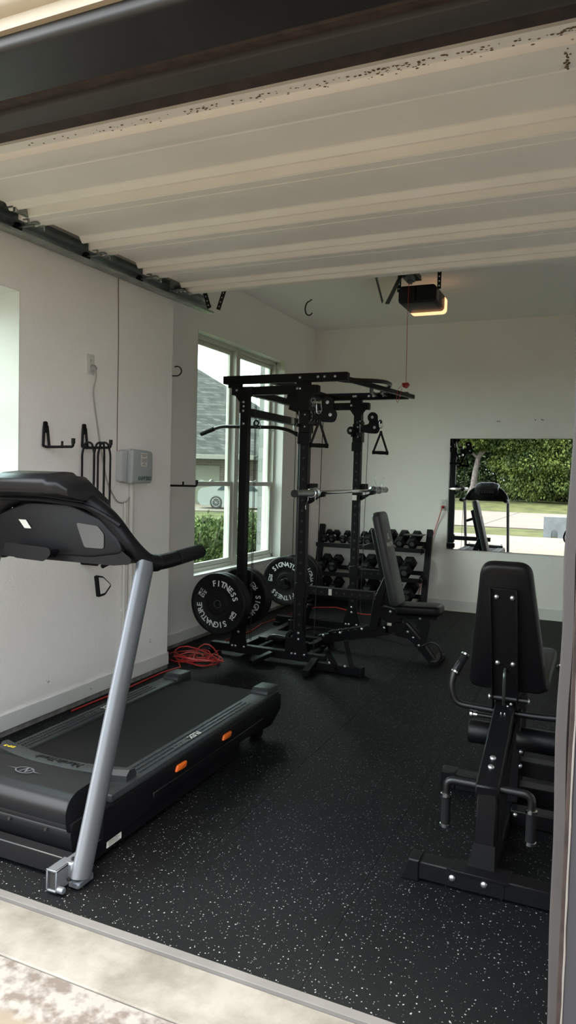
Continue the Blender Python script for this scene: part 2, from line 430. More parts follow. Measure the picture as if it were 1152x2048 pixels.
# ------------------------------------------------------------------ camera, light, sky
cam = bpy.data.cameras.new('camera'); co = bpy.data.objects.new('camera', cam); COL.objects.link(co); S.camera = co
yaw, pit, rol = .41509305, .04913372, .02618553
Fw = V((-math.sin(yaw)*math.cos(pit), math.cos(yaw)*math.cos(pit), -math.sin(pit)))
Rg = V((math.cos(yaw), math.sin(yaw), 0)); Up = Rg.cross(Fw)
R2 = Rg*math.cos(rol)+Up*math.sin(rol); U2 = Up*math.cos(rol)-Rg*math.sin(rol)
co.matrix_world = Matrix(((R2.x, U2.x, -Fw.x, 0), (R2.y, U2.y, -Fw.y, 0), (R2.z, U2.z, -Fw.z, 1.38), (0, 0, 0, 1)))
cam.sensor_fit = 'VERTICAL'; cam.sensor_height = 36; cam.lens = 1426.975/2048*36; cam.clip_start = .05; cam.clip_end = 400
S.view_settings.view_transform = 'Standard'; S.view_settings.look = 'None'; S.view_settings.gamma = 1
S.view_settings.exposure = 1.76; S.view_settings.use_curve_mapping = False
S.cycles.use_denoising = True; S.cycles.max_bounces = 14; S.cycles.diffuse_bounces = 8; S.cycles.glossy_bounces = 5
S.cycles.transparent_max_bounces = 12; S.cycles.sample_clamp_indirect = 6; S.cycles.caustics_reflective = False

w = bpy.data.worlds.new('overcast_sky'); S.world = w; w.use_nodes = True; nt = w.node_tree; N = nt.nodes.new; L = nt.links.new
bg = nt.nodes['Background']; tc = N('ShaderNodeTexCoord'); mp = N('ShaderNodeMapping'); mp.inputs['Scale'].default_value = (1, 1, 2.5)
no = N('ShaderNodeTexNoise'); no.inputs['Scale'].default_value = 2.2; no.inputs['Detail'].default_value = 6
L(tc.outputs['Generated'], mp.inputs[0]); L(mp.outputs[0], no.inputs['Vector'])
cr = N('ShaderNodeValToRGB'); cr.color_ramp.elements[0].position = .4; cr.color_ramp.elements[1].position = .62
cr.color_ramp.elements[0].color = (.72, .86, .98, 1); cr.color_ramp.elements[1].color = (1, .98, .95, 1)
L(no.outputs['Fac'], cr.inputs[0]); L(cr.outputs[0], bg.inputs['Color'])
# hazy sky plus a lobe added on the window side to brighten the room
vm = N('ShaderNodeVectorMath'); vm.operation = 'DOT_PRODUCT'; L(tc.outputs['Generated'], vm.inputs[0]); vm.inputs[1].default_value = (-.86, .15, .48)
mr = N('ShaderNodeMapRange'); mr.interpolation_type = 'SMOOTHSTEP'; mr.inputs['From Min'].default_value = .25; mr.inputs['From Max'].default_value = .95
mr.inputs['To Min'].default_value = 1.15; mr.inputs['To Max'].default_value = 4.1
L(vm.outputs['Value'], mr.inputs['Value']); L(mr.outputs[0], bg.inputs['Strength'])
sun = bpy.data.lights.new('hazy_sun', 'SUN'); sun.energy = 3.6; sun.angle = R(35); sun.color = (1, .92, .80)
so = bpy.data.objects.new('hazy_sun', sun); COL.objects.link(so); so.rotation_euler = (R(12), R(8), 0)

# ------------------------------------------------------------------ room shell
XN, XR, YF, YP, YB, ZC, XE = -2.79, -3.076, 1.715, 4.262, 7.638, 3.05, .95
XO = -3.30     # outer face of the left wall
def wall_with_hole(mb, x0, x1, ya, yb, z0, z1, h):
    y0, y1, a, b = h
    mb.bb(x0, x1, ya, y0, z0, z1, 0); mb.bb(x0, x1, y1, yb, z0, z1, 0)
    mb.bb(x0, x1, y0, y1, z0, a, 0); mb.bb(x0, x1, y0, y1, b, z1, 0)
W1 = (1.98, 2.835, 1.13, 2.30); W2 = (5.066, 6.800, .537, 2.567)
m = MB(); wall_with_hole(m, XO, XN, 1.52, YP, 0, ZC, W1); wall_with_hole(m, XO, XR, YP, YB+.15, 0, ZC, W2)
struct(m, 'wall_left', 'wall', 'off-white textured side wall with a step and two windows')
m = MB(); m.bb(XO, XE+.15, YB, YB+.15, 0, ZC, 0); struct(m, 'wall_back', 'wall', 'off-white back wall behind the dumbbell rack')
m = MB(); m.bb(XE, XE+.15, 1.40, YB, 0, ZC, 0); struct(m, 'wall_right', 'wall', 'off-white side wall on the right')
m = MB(); m.bb(XO, XE+.15, 1.52, YB+.15, ZC, ZC+.12, 0); struct(m, 'ceiling', 'ceil', 'pale ceiling of the garage')
m = MB(); m.bb(.06, XE, 1.52, 1.70, 0, ZC, 0); m.bb(XO, XE, 1.54, 1.70, 2.50, ZC, 0)
struct(m, 'wall_front', 'wall', 'front wall over and beside the garage opening')
m = MB(); m.bb(XO, XE+.1, 1.50, YB, -.16, -.012, .004); struct(m, 'floor', 'conc', 'grey concrete slab with a bare strip along the opening')
# concrete stem wall showing under the baseboards
m = MB(); m.bb(XN-.02, XN+.004, 1.72, YP+.004, -.012, .03, .003); m.bb(XR-.02, XR+.004, YP, YB, -.012, .03, .003)
struct(m, 'trim_1', 'curb', 'strip of bare concrete under the left baseboard')
m = MB(); m.bb(XN-.005, XN+.014, 1.72, YP+.014, .029, .115); m.bb(XR, XN+.014, YP-.005, YP+.014, .029, .115)
m.bb(XR-.005, XR+.014, YP, YB, .029, .115)
struct(m, 'baseboard_left', 'trimw', 'white baseboard along the left wall')
m = MB(); m.bb(XR, XE, YB-.014, YB+.005, .0, .115); struct(m, 'baseboard_back', 'trimw', 'white baseboard along the back wall')

# rubber flooring laid as wide rolls, seams run into the room
fl = thing('rubber_flooring', 'black rubber floor covering with fine white flecks over the whole garage', 'floor covering', (-1, 4.6, 0))
xs = [XR+.01, -1.27, -.69, XE-.01]
for i in range(3):
    x0 = xs[i]; mb = MB(); q = .0004
    if i == 0:
        mb.bb(XN+.01, xs[1]-q, 1.722, YP+.02, -.012, 0, .001); mb.bb(x0, xs[1]-q, YP+.02, YB-.02, -.012, 0, .0)
    else: mb.bb(x0+q, xs[i+1]-q, 1.722, YB-.02, -.012, 0, .001)
    mb.build('rubber_sheet', 'rub', fl)
m = MB(); m.bb(-2.72, -.05, 1.692, 1.7225, -.0118, .0015, .0012)
struct(m, 'trim_2', 'strip', 'grey edge strip along the rubber flooring at the opening')

# ------------------------------------------------------------------ windows
def sash(mb, x, y0, y1, z0, z1, w_, d_=.03):
    mb.bb(x, x+d_, y0, y1, z0, z0+w_, .003); mb.bb(x, x+d_, y0, y1, z1-w_, z1, .003)
    mb.bb(x+.001, x+d_-.001, y0, y0+w_, z0, z1, .003); mb.bb(x+.001, x+d_-.001, y1-w_, y1, z0, z1, .003)
def hung_window(name, hole, units, zm, label):
    y0, y1, z0, z1 = hole; x = XO+.02
    f = MB(); fw = .035
    xa, xb = -3.26, -3.165 if name == 'window_1' else -3.165
    f.bb(xa, xb, y0, y1, z0, z0+fw); f.bb(xa, xb, y0, y1, z1-fw, z1); f.bb(xa, xb, y0, y0+fw, z0, z1); f.bb(xa, xb, y1-fw, y1, z0, z1)
    n = len(units)
    for (a, b) in units[:-1]: f.bb(xa, xb+.006, b, b+.075, z0, z1)
    fo = struct(f, name, 'vinyl', label)
    for (a, b) in units:
        s1 = MB(); sash(s1, -3.235, a, b, zm-.02, z1-fw, .038, .028); s1.build('upper_sash', 'vinyl', fo)
        g = MB(); g.bb(-3.224, -3.220, a+.03, b-.03, zm, z1-fw-.03, 0); g.build('pane', 'glass', fo)
        s2 = MB(); sash(s2, -3.205, a, b, z0+fw, zm+.022, .042, .03); s2.build('lower_sash', 'vinyl', fo)
        g = MB(); g.bb(-3.194, -3.190, a+.03, b-.03, z0+fw+.03, zm, 0); g.build('pane', 'glass', fo)
        l = MB(); c = (a+b)/2; l.bb(-3.178, -3.160, c-.03, c+.03, zm+.022, zm+.034, .004); l.cyl((-3.17, c, zm+.03), (-3.17, c, zm+.042), .010, 10); l.build('sash_lock', 'vinyl', fo)
    return fo
hung_window('window_1', W2, [(5.10, 5.90), (5.975, 6.765)], 1.30, 'pair of tall double-hung windows behind the squat rack')
hung_window('window_2', W1, [(2.015, 2.80)], 1.72, 'window at the left edge above the treadmill')
for i, (h, xw) in enumerate(((W2, XR), (W1, XN))):      # painted reveals and sill
    y0, y1, z0, z1 = h; t = MB()
    t.bb(-3.17, xw+.003, y0, y0+.004, z0, z1, 0); t.bb(-3.17, xw+.003, y1-.004, y1, z0, z1, 0)
    t.bb(-3.17, xw+.003, y0, y1, z1-.004, z1, 0); t.bb(-3.17, xw+.008, y0-.004, y1+.004, z0-.012, z0+.004, .002)
    struct(t, 'trim_%d' % (3+i), 'trimw', ('white reveal and sill round the tall windows', 'white reveal of the window at the left edge')[i])

# ------------------------------------------------------------------ header and jambs of the opening
XL, XJ = -2.72, .06
h = MB()
prof = [(1.40, 2.452), (1.402, 2.446), (1.41, 2.441), (1.425, 2.44), (1.60, 2.44), (1.60, 2.505), (1.40, 2.505), (1.397, 2.49)]
def extr_x(mb, prof, x0, x1): mb.ring_loft([[V((x, y, z)) for y, z in prof] for x in (x0, x1)])
extr_x(h, [(1.40, 2.455), (1.402, 2.447), (1.408, 2.442), (1.418, 2.44), (1.585, 2.44), (1.585, 2.52), (1.40, 2.52)], XO, XE)
ho = struct(h, 'trim_5', 'dark_trim', 'dark bronze header over the opening')
h2 = MB(); extr_x(h2, [(1.585, 2.446), (1.60, 2.450), (1.605, 2.445), (1.625, 2.446), (1.63, 2.452), (1.645, 2.452), (1.645, 2.52), (1.585, 2.52)], XO, XE)
struct(h2, 'trim_6', 'brown_trim', 'brown wooden stop under the header')
h3 = MB(); extr_x(h3, [(1.648, 2.448), (1.652, 2.438), (1.70, 2.428), (1.722, 2.432), (1.722, 2.437), (1.70, 2.436), (1.66, 2.447), (1.66, 2.51), (1.648, 2.51)], XL, .02)
struct(h3, 'trim_7', 'seal', 'vinyl weather seal along the header')
h4 = MB(); h4.bb(XO, XE, 1.645, 1.84, 2.47, 2.53, .003)  # widened inward so its dark face stands in for the shaded gap
rnd = random.Random(3)
struct(h4, 'trim_8', 'brown_trim', 'dark timber behind the header seal, widened to stand for the shaded gap')
h5 = MB(); extr_x(h5, [(1.383, 2.475), (1.43, 2.475), (1.43, 2.62), (1.355, 2.62), (1.352, 2.53), (1.362, 2.515), (1.383, 2.505)], XO, XE)
struct(h5, 'trim_9', 'cream', 'cream fascia above the header')
h6 = MB(); h6.bb(XO-1, XE+1, 1.40, 1.52, 2.60, 3.6, 0)
struct(h6, 'wall_outside', 'siding', 'pale outside wall above the garage opening')
# right jamb
j = MB()
pts = []
for i in range(31):
    z = -.01+2.46*i/30; wob = .0035*math.sin(z*5.2+.6)+.002*math.sin(z*13)-.006*math.exp(-((z-1.2)/.13)**2)
    pts.append((-.070+wob, z))
ring = []
for (dx, y) in ((0, 1.700), (.004, 1.694), (.024, 1.690), (.030, 1.697), (.030, 1.710), (.012, 1.712)):
    ring.append((dx, y))
j.ring_loft([[V((x+dx*1.0, y, z)) for dx, y in ring] for x, z in pts])
struct(j, 'trim_10', 'seal', 'taupe vinyl weather seal down the right jamb')
j = MB(); j.bb(-.046, -.028, 1.672, 1.706, -.012, 2.45, .002); struct(j, 'trim_11', 'brown_trim', 'dark stop down the right jamb')
j = MB(); j.bb(-.030, .34, 1.42, 1.66, -.012, 2.45, .004); struct(j, 'door_jamb', 'jamb', 'grey metal-clad jamb right of the opening')
j = MB()
rj = random.Random(5); z = -.01; seq = []
while z < 2.44:
    seq.append(V((-.0295+rj.uniform(-.0008, .0008), 1.419, z))); z += .05
j.tube(seq, lambda t:   .0012+.0010*abs(math.sin(t*97)), 6); struct(j, 'trim_12', 'caulk', 'bead of old caulk down the jamb', smooth=0)
j = MB(); j.bb(XO, XL, 1.40, 1.69, -.012, 2.45, .004); struct(j, 'trim_13', 'jamb', 'jamb left of the opening')

# ------------------------------------------------------------------ overhead door
DX0, DX1 = -2.655, .05
gd = thing('garage_door', 'raised overhead door of beige ribbed steel panels under the ceiling', 'garage door', (-1.3, 3.1, 2.6))
def zd(y): return 2.598+.010*(y-2.1)
seams = [2.07, 2.235, 2.765, 3.285, 3.795, 4.285]
def dprof(a, b, first):
    q = []
    def P(y, dz): q.append((y, zd(y)+dz))
    if first:
        P(a, .0); P(a+.045, 0); P(a+.05, .016); P(a+.085, .018); P(a+.092, .012); P(a+.098, .004)
        a = a+.10; P(a, 0); P(a+.085, 0); P(a+.105, .004); P(a+.150, .012); P(a+.158, .010); P(a+.168, .042)
    else:
        P(a+.002, .004); P(a+.004, 0); P(a+.062, 0); P(a+.066, .004); P(a+.070, .010); P(a+.074, .010); P(a+.080, .042)
    P(b-.165, .042); P(b-.158, .038); P(b-.138, .014); P(b-.130, .012); P(b-.122, .016); P(b-.108, .036); P(b-.075, .040); P(b-.066, .004); P(b-.058, 0); P(b-.004, 0); P(b-.002, .004)
    return q
secs = [(2.07, 2.765, True), (2.765, 3.285, False), (3.285, 3.795, False), (3.795, 4.285, False)]
for (a, b, fst) in secs:
    p = dprof(a, b, fst); mb = MB()
    top = [(b-.002, zd(b)+.05), (a+.002, zd(a)+.05)]
    full = p+top
    # the deep rails start further out than the sheet between them
    mb.ring_loft([[V((x, y, z)) for y, z in full] for x in (DX0, DX1)])
    sec = mb.build('door_section', 'door', gd, smooth=20)
    e = MB()
    for (r0, r1) in (((a+.003, a+.06) if not fst else (a+.103, a+.183)), (b-.058, b-.003)):
        ym = (r0+r1)/2; e.bb(DX0-.022, DX0+.001, r0, r1, zd(ym)-.0005, zd(ym)+.045, .002)
    e.build('end_stile', 'door', sec)

# ------------------------------------------------------------------ outside
G = RZ(23.783)                        # street frame: x to the right, y away from the camera
def P2(s_, d_, z_): return G @ V((s_, d_, z_))
def sstep(a, b, x):
    t = max(0, min(1, (x-a)/(b-a))); return t*t*(3-2*t)
def gz(x, y):
    d = (G.inverted() @ V((x, y, 0))).y
    z = -.10-.40*sstep(6, 34, d)*(1 if y > 0 else 0)
    if y < 0: z = -.04-.17*sstep(-3, -7, y)+.33*sstep(-25, -40, y)*(1-.5*sstep(-6, 2, x))+.6*sstep(-40, -75, y)
    if -4.4 < y < 1.7 : z = min(z, -.04)
    return z
m = MB(); NX = 70; ys = [-75+i*1.5 for i in range(int(150/1.5)+1)]; xs_ = [-75+i*2.2 for i in range(NX)]
for y in ys:
    for x in xs_:
        if XO < x+.0 < XE+.5 and 1.4 < y < 8: z = -.3
        else: z = gz(x, y)-.015
        m.v.append((x, y, z))
k = len(xs_)
for i in range(len(ys)-1):
    for j_ in range(k-1):
        a = i*k+j_; m.f.append((a, a+1, a+k+1, a+k)); m.m.append(0)
struct(m, 'ground', 'grass', 'green lawn outside the garage')
m = MB(); m.bb(-7, 6, -4.3, 1.50, -.10, -.016, .004); struct(m, 'driveway', 'drive', 'tan concrete driveway in front of the opening')
m = MB()
for i in range(12): m.bb(-40+i*6, -40+i*6+5.96, -24.3, -10.8, -.30, -.185, .01)
struct(m, 'street', 'road', 'pale concrete street')
m = MB(); m.M = G
for i in range(10): m.bb(-38+i*7, -38+i*7+6.96, 36.6, 45.5, -.6, -.455, .01)
struct(m, 'street_strip', 'road', 'pale concrete street beyond the side lawn')

hs = thing('house', 'brick house with steep grey shingle roof seen through the tall windows', 'house', tuple(P2(-4, 48, -.45)), 23.783)
def hm(): q = MB(); q.M = G; return q
q = hm(); q.bb(-18, 2.6, 46, 58, -.5, 2.35, 0); q.bb(-2.0, 2.6, 45.2, 47, -.5, 2.35, 0); q.build('wall', 'hbrick', hs)
q = hm(); E0 = 2.62; s0, s1, d0, d1, mm = -27, 3.3, 44, 68, .65
rh = E0+mm*12
q.add([(s0, d0, E0), (s1, d0, E0), (s1, d1, E0), (s0, d1, E0), (s0+12, 56, rh), (s1-12, 56, rh)],
      [(0, 1, 5, 4), (1, 2, 5), (2, 3, 4, 5), (3, 0, 4), (3, 2, 1, 0)])
q.build('roof', 'shingle', hs, smooth=0)
q = hm(); q.add([(-2.2, 43.7, 2.5), (2.9, 43.7, 2.5), (.35, 43.7, 4.0), (.35, 48, 4.2), (-2.2, 47, 2.6), (2.9, 47, 2.6)], [(0, 1, 2), (0, 2, 3, 4), (1, 5, 3, 2), (0, 4, 5, 1)])
q.build('porch_roof', 'shingle', hs, smooth=0)
q = hm(); q.bb(s0, s1, d0-.02, d0+.12, 2.36, 2.63, .01); q.build('fascia', 'fascia', hs)
q = hm(); q.bb(-13.5, -4.45, 45.93, 46.05, -.5, 1.98, .01)
for i in range(4): q.bb(-13.4, -4.5, 45.92, 45.935, -.35+i*.58, -.33+i*.58+.50, .008)
q.build('overhead_door', 'hdoor', hs)
q = hm(); q.bb(-2.75, -2.55, 45.85, 46, 1.35, 1.75, .02); q.build('wall_lantern', 'blk', hs)

cr_ = thing('car', 'pale silver sedan parked in front of the brick house', 'car', tuple(P2(-2.5, 40.5, -.455)), 23.783)
def cm(): q = MB(); q.M = G @ T(-2.52, 39.6, -.455) @ Matrix.Scale(1.06, 4, (0, 0, 1)) @ Matrix.Scale(-1, 4, (1, 0, 0)); return q
body = [(-2.30, .35), (-2.33, .55), (-2.22, .74), (-1.9, .83), (-1.15, .93), (-.55, 1.30), (-.15, 1.42), (.55, 1.43), (1.05, 1.33), (1.65, 1.05), (2.15, .98), (2.30, .85), (2.32, .45), (2.2, .28), (1.78, .25), (1.75, .45), (1.6, .62), (1.4, .68), (1.2, .62), (1.05, .45), (1.02, .22), (-1.05, .22), (-1.08, .45), (-1.22, .62), (-1.42, .68), (-1.62, .62), (-1.76, .45), (-1.79, .25)]
XZ = Matrix(((1, 0, 0, 0), (0, 0, -1, .9), (0, 1, 0, 0), (0, 0, 0, 1)))
q = cm(); q.prism(body[::1], XZ, 1.8, .09, 3); bo = q.build('body', 'car', cr_)
for y_ in (-.92, .905):
    q = cm(); F_ = Matrix(((1, 0, 0, 0), (0, 0, -1, y_+.012), (0, 1, 0, 0), (0, 0, 0, 1)))
    q.prism([(-.98, .95), (.12, .95), (.12, 1.36), (-.12, 1.36), (-.5, 1.24)], F_, .012); q.build('window', 'carglass', bo)
    q = cm(); q.prism([(.18, .95), (1.35, .97), (1.0, 1.27), (.55, 1.37), (.18, 1.37)], F_, .012); q.build('window', 'carglass', bo)
for x_ in (-1.42, 1.40):
    for y_ in (-.93, .71):
        q = cm(); q.lathe([(.20, .0), (.30, -.005), (.335, .03), (.335, .17), (.30, .21), (.1, .21)], (x_, y_, .335), (0, 1, 0), 26); wo = q.build('wheel', 'tyre', cr_)
        q = cm()
        for k_ in range(10):
            a = 2*PI*k_/10; q.beam((x_, y_-.008, .335), (x_+.21*math.cos(a), y_-.008, .335+.21*math.sin(a)), .012, .035, (0, 1, 0))
        q.torus((x_, y_, .335), (0, 1, 0), .215, .018, 24, 6); q.build('rim', 'rim', wo)

def foliage(mb, blobs, n, size, rs, droop=0):
    tot = sum(b[3]*b[4]*b[5] for b in blobs)
    for (cx, cy, cz, rx, ry, rz_) in blobs:
        for _ in range(int(n*rx*ry*rz_/tot)):
            while True:
                p = V((rs.gauss(0, 1), rs.gauss(0, 1), rs.gauss(0, 1)))
                if p.length > 1e-3: break
            p = p.normalized()*(rs.uniform(.35, 1)**.45)
            lump = 1+.13*math.sin(p.x*9+cx)*math.sin(p.y*8+cy)+.10*math.sin(p.z*11+cz*3)
            c = V((cx+p.x*rx*lump, cy+p.y*ry*lump, cz+p.z*rz_*lump))
            d = (p+V((rs.gauss(0, .6), rs.gauss(0, .6), rs.gauss(0, .5)-droop))).normalized(); u = d.cross(V((rs.gauss(0, 1), rs.gauss(0, 1), rs.gauss(0, 1)))).normalized()
            s_ = size*rs.uniform(.6, 1.3); w_ = s_*.34
            nn = d.cross(u)*w_*.3; i = len(mb.v)
            mb.v += [tuple(c), tuple(c+d*s_*.5+u*w_+nn), tuple(c+d*s_), tuple(c+d*s_*.5-u*w_+nn)]
            mb.f += [(i, i+1, i+2), (i, i+2, i+3)]; mb.m += [0, 0]
rs = random.Random(11)
def tree(loc, h, crown, n, size, leafm, label, lean=(0, 0), tr=.3, droop=0, group=None):
    x, y = loc; z = gz(x, y)-.05; t = thing('tree', label, 'tree', (x, y, z), group=group)
    q = MB(); pts = [(x+lean[0]*(i/5)+.12*math.sin(i*1.7), y+lean[1]*(i/5), z+h*i/5) for i in range(6)]
    q.tube(pts, lambda u: tr*(1.25-.75*u), 10)
    for a in range(5):
        an = a*1.3+.4; b0 = V(pts[3+a % 2]); q.tube([b0, b0+V((math.cos(an)*1.1, math.sin(an)*1.1, 1.1)), b0+V((math.cos(an)*2.3, math.sin(an)*2.3, 2.0))], lambda u: tr*(.45-.3*u), 7)
    q.build('trunk', 'bark', t)
    q = MB(); foliage(q, [(x+a, y+b, z+c, rx, ry, rz_) for a, b, c, rx, ry, rz_ in crown], n, size, rs, droop); q.build('crown', leafm, t, smooth=0)
    return t
# trees behind the camera, seen in the wall mirror
tree((-4.6, -38), 5, [(0, 0, 3.3, 2.9, 2.6, 3.1), (-.9, .3, 5.6, 2.4, 2.4, 2.2), (1.6, .4, 2.6, 1.9, 2, 2.3), (-.2, -.2, 7.0, 1.9, 2, 1.5), (1.2, .6, 4.6, 2.1, 2, 2.0)], 42000, .20, 'tleaf', 'bright green drooping tree in the middle of the mirror view', tr=.3, droop=.9)
tree((-8.9, -37), 5, [(.1, 0, 5.0, 2.0, 2, 1.5), (1.2, .4, 6.0, 1.9, 2, 1.2), (-1.6, 0, 4.4, 1.6, 2, 1.4), (2.2, .2, 4.6, 1.2, 1.4, 1.2)], 24000, .19, 'tleaf', 'light green tree with a pale leaning trunk left in the mirror view', (1.2, 0), .22, .5)
for i, (x, y, a, b, lb) in enumerate(((-12.5, -47, 4.2, 5.2, 'dark tree behind the leaning trunk, far left in the mirror view'), (-7.6, -49, 4.2, 5.4, 'dark tree behind the bright drooping tree'), (.6, -40, 3.2, 5.6, 'dark green tree right in the mirror view'), (-1.7, -47, 3.6, 6.0, 'tall dark tree behind and right of the bright drooping tree'), (-17, -45, 4, 6, 'dark tree beyond the left edge of the mirror view'), (6, -44, 4, 6, 'dark tree beyond the right edge of the mirror view'))):
    tree((x, y), 4, [(0, 0, b*.42, a, a*.8, b*.46), (.6, 0, b*.8, a*.7, a*.6, b*.36)], 12000, .30, 'dleaf', lb, tr=.25)
q = MB()
for i in range(9):
    x = -15+i*2.1; foliage(q, [(x, -41.5+rs.uniform(-.6, .6), .9, 1.5, 1.2, 1.0+rs.uniform(0, .5))], 1500, .24, rs)
single(q, 'undergrowth', 'dleaf', 'dark undergrowth below the trees in the mirror view', 'shrubs', kind='stuff', smooth=0)
# concrete headwall with two arches
q = MB(); y0 = -7.05; xa = -1.56
outl = [(0, 0), (.22, 0)]
for i in range(9): a = PI-PI*i/8; outl.append((.31+.09*math.cos(a), .14+.12*math.sin(a)))
outl += [(.40, 0), (.66, 0)]
for i in range(9): a = PI-PI*i/8; outl.append((.75+.09*math.cos(a), .14+.12*math.sin(a)))
outl += [(.84, 0), (1.3, 0), (1.3, .63), (0, .63)]
q.prism(outl, Matrix(((1, 0, 0, xa), (0, 0, -1, y0+.15), (0, 1, 0, -.215), (0, 0, 0, 1))), .30, .0)
q.bb(xa+.1, xa+1.1, y0-.6, y0-.5, -.22, .2); 
single(q, 'concrete_headwall', 'headw', 'pale grey concrete block with two arched openings across the driveway', 'headwall', (xa+.65, y0, -.215), smooth=25)

# bushes under the tall windows, brick wing
for (x, y, hh, wd, mt, lb, nn) in ((-4.35, 7.05, .90, .55, 'leaf', 'leafy green bush under the left tall window', 9000), (-4.5, 8.35, .98, .62, 'leaf', 'leafy green bush under the right tall window', 9000), (-4.9, 9.6, .9, .6, 'leaf', 'green bush farthest along the outside wall', 3000), (-4.05, 6.55, .42, .38, 'leafy', 'low straw-coloured flowering bush in front of the green bushes', 2200)):
    t = thing('bush', lb, 'bush', (x, y, gz(x, y)-.02))
    q = MB(); foliage(q, [(x, y, gz(x, y)+hh*.45, wd, wd, hh*.52), (x+.2, y+.15, gz(x, y)+hh*.7, wd*.5, wd*.5, hh*.36), (x-.25, y-.2, gz(x, y)+hh*.62, wd*.5, wd*.5, hh*.38)], nn, .052, rs, -.7); q.build('foliage', mt, t, smooth=0)
    q = MB()
    for k_ in range(9):
        a = k_*.7; q.tube([(x, y, gz(x, y)-.02), (x+.5*wd*math.cos(a), y+.5*wd*math.sin(a), gz(x, y)+hh*.5), (x+.7*wd*math.cos(a), y+.7*wd*math.sin(a), gz(x, y)+hh*.95)], .006, 5)
    q.build('stem', 'bark', t)
m = MB(); m.bb(-3.405, -3.30, 6.90, 8.1, -.3, 3.3, 0); struct(m, 'wall_outside_pier', 'wbrick', 'white painted brick pier outside the tall windows')
m = MB(); m.bb(-3.36, XO, 1.40, 7.9, -.3, 0, 0); m.bb(-3.36, XO, 1.4, W1[0]-.05, 0, 3.1, 0); m.bb(-3.36, XO, W1[1]+.05, W2[0]-.05, 0, 3.1, 0); m.bb(-3.36, XO, W2[1]+.05, 7.9, 0, 3.1, 0)
struct(m, 'wall_outside_brick', 'wbrick', 'white painted outside face of the left wall')

# ------------------------------------------------------------------ door hardware
def zt(y): return 2.560+.012*(y-2.6)
sections = [c for c in gd.children if c.name.startswith('door_section')]
for k_, (a, b, fst) in enumerate(secs):
    sec = sections[k_]; z = zd(b)
    if k_ < 3:
        q = MB(); q.bb(DX0-.028, DX0+.05, b-.012, b+.016, z-.010, z-.002, .001)
        q.cyl((DX0-.03, b+.004, z-.006), (DX0+.03, b+.004, z-.006), .0045, 8)
        for s_ in (-.05, .055): q.tube([(DX0+.005, b+s_, z-.001), (DX0+.035, b+s_, z-.001), (DX0+.038, b+s_, z-.018), (DX0+.038, b+s_+.004, z-.026)], .006, 6, .01, flat=(0, 0, 1))
        q.build('hinge', 'galv', sec)
        q = MB(); q.cyl((DX0-.09, b+.004, zt(b)+.030), (DX0+.02, b+.004, zt(b)+.030), .006, 8); q.build('roller_stem', 'galv', sec)
        q = MB(); q.lathe([(.010, 0), (.024, .002), (.026, .008), (.022, .012), (.026, .016), (.024, .022), (.010, .024)], (DX0-.100, b+.004, zt(b)+.030), (1, 0, 0), 16); q.build('roller', 'blkp', sec)
q = MB(); b = 4.285; z = zd(b)
q.bb(DX0-.075, DX0-.072, b-.16, b-.03, z-.015, z+.075, .001); q.bb(DX0-.075, DX0+.02, b-.16, b-.03, z-.004, z-.001, .001); q.bb(DX0-.075, DX0-.01, b-.033, b-.030, z-.015, z+.075, .001)
for i in range(3):
    q.lathe([(.007, 0), (.006, .005), (.001, .006)], (DX0-.076, b-.14+i*.04, z+.02), (-1, 0, 0), 8); q.lathe([(.008, 0), (.006, .005), (.001, .006)], (DX0-.055+i*.03, b-.10, z-.004), (0, 0, -1), 8)
q.build('top_bracket', 'galv', sections[3])
q = MB(); b = 2.77; z = zd(b)
q.bb(DX0-.085, DX0+.035, b-.15, b-.03, z+.034, z+.060, .002); q.bb(DX0-.085, DX0-.082, b-.15, b-.03, z-.01, z+.06, .001); q.bb(DX0-.03, DX0+.035, b-.155, b-.150, z+.018, z+.062, .001)
for i in range(6): q.bb(DX0-.022+i*.009, DX0-.018+i*.009, b-.157, b-.154, z+.030, z+.050, .0)
q.bb(DX0+.03, DX0+.05, b-.15, b-.03, z+.0, z+.06, .002)
q.build('corner_bracket', 'galv', sections[0])
# mud and old nest bits stuck to the bottom edge of the door
q = MB(); rs2 = random.Random(21)
for (cx, cnt, wd) in ((-.62, 55, .09), (-.35, 30, .1), (-1.05, 26, .16), (-1.7, 30, .2), (-.12, 30, .03), (-1.35, 14, .1), (-.8, 14, .12)):
    for _ in range(cnt):
        x = rs2.gauss(cx, wd); y = 2.09+abs(rs2.gauss(0, .018)); r_ = rs2.uniform(.0015, .0042)
        if x > DX1-.02: continue
        q.ball((x, y, zd(y)-.001), r_, 5, (1.6, 1, .6))
for _ in range(20): q.ball((-.150+rs2.gauss(0, .003), 2.17+rs2.uniform(0, .13), zd(2.2)+.001), .0045, 5, (1, 1.6, .7))
q.build('mud_residue', 'dirt', sections[0], smooth=0)

# left horizontal track with its hanger
tr = thing('door_track', 'horizontal steel track carrying the raised door along the left wall', 'door track', (-2.72, 3.3, 2.6))
def zt(y): return 2.560+.012*(y-2.6)
q = MB()
for (x0, x1, a, b_) in ((-2.782, -2.779, 0, .062), (-2.782, -2.722, 0, .003), (-2.782, -2.732, .059, .062), (-2.724, -2.721, 0, .014)):
    q.add([(x0, 1.95, zt(1.95)+a), (x1, 1.95, zt(1.95)+a), (x1, 1.95, zt(1.95)+b_), (x0, 1.95, zt(1.95)+b_), (x0, 4.70, zt(4.7)+a), (x1, 4.70, zt(4.7)+a), (x1, 4.70, zt(4.7)+b_), (x0, 4.70, zt(4.7)+b_)],
          [(0, 1, 2, 3), (7, 6, 5, 4), (0, 4, 5, 1), (1, 5, 6, 2), (2, 6, 7, 3), (3, 7, 4, 0)])
q.build('channel', 'track', tr)
q = MB()
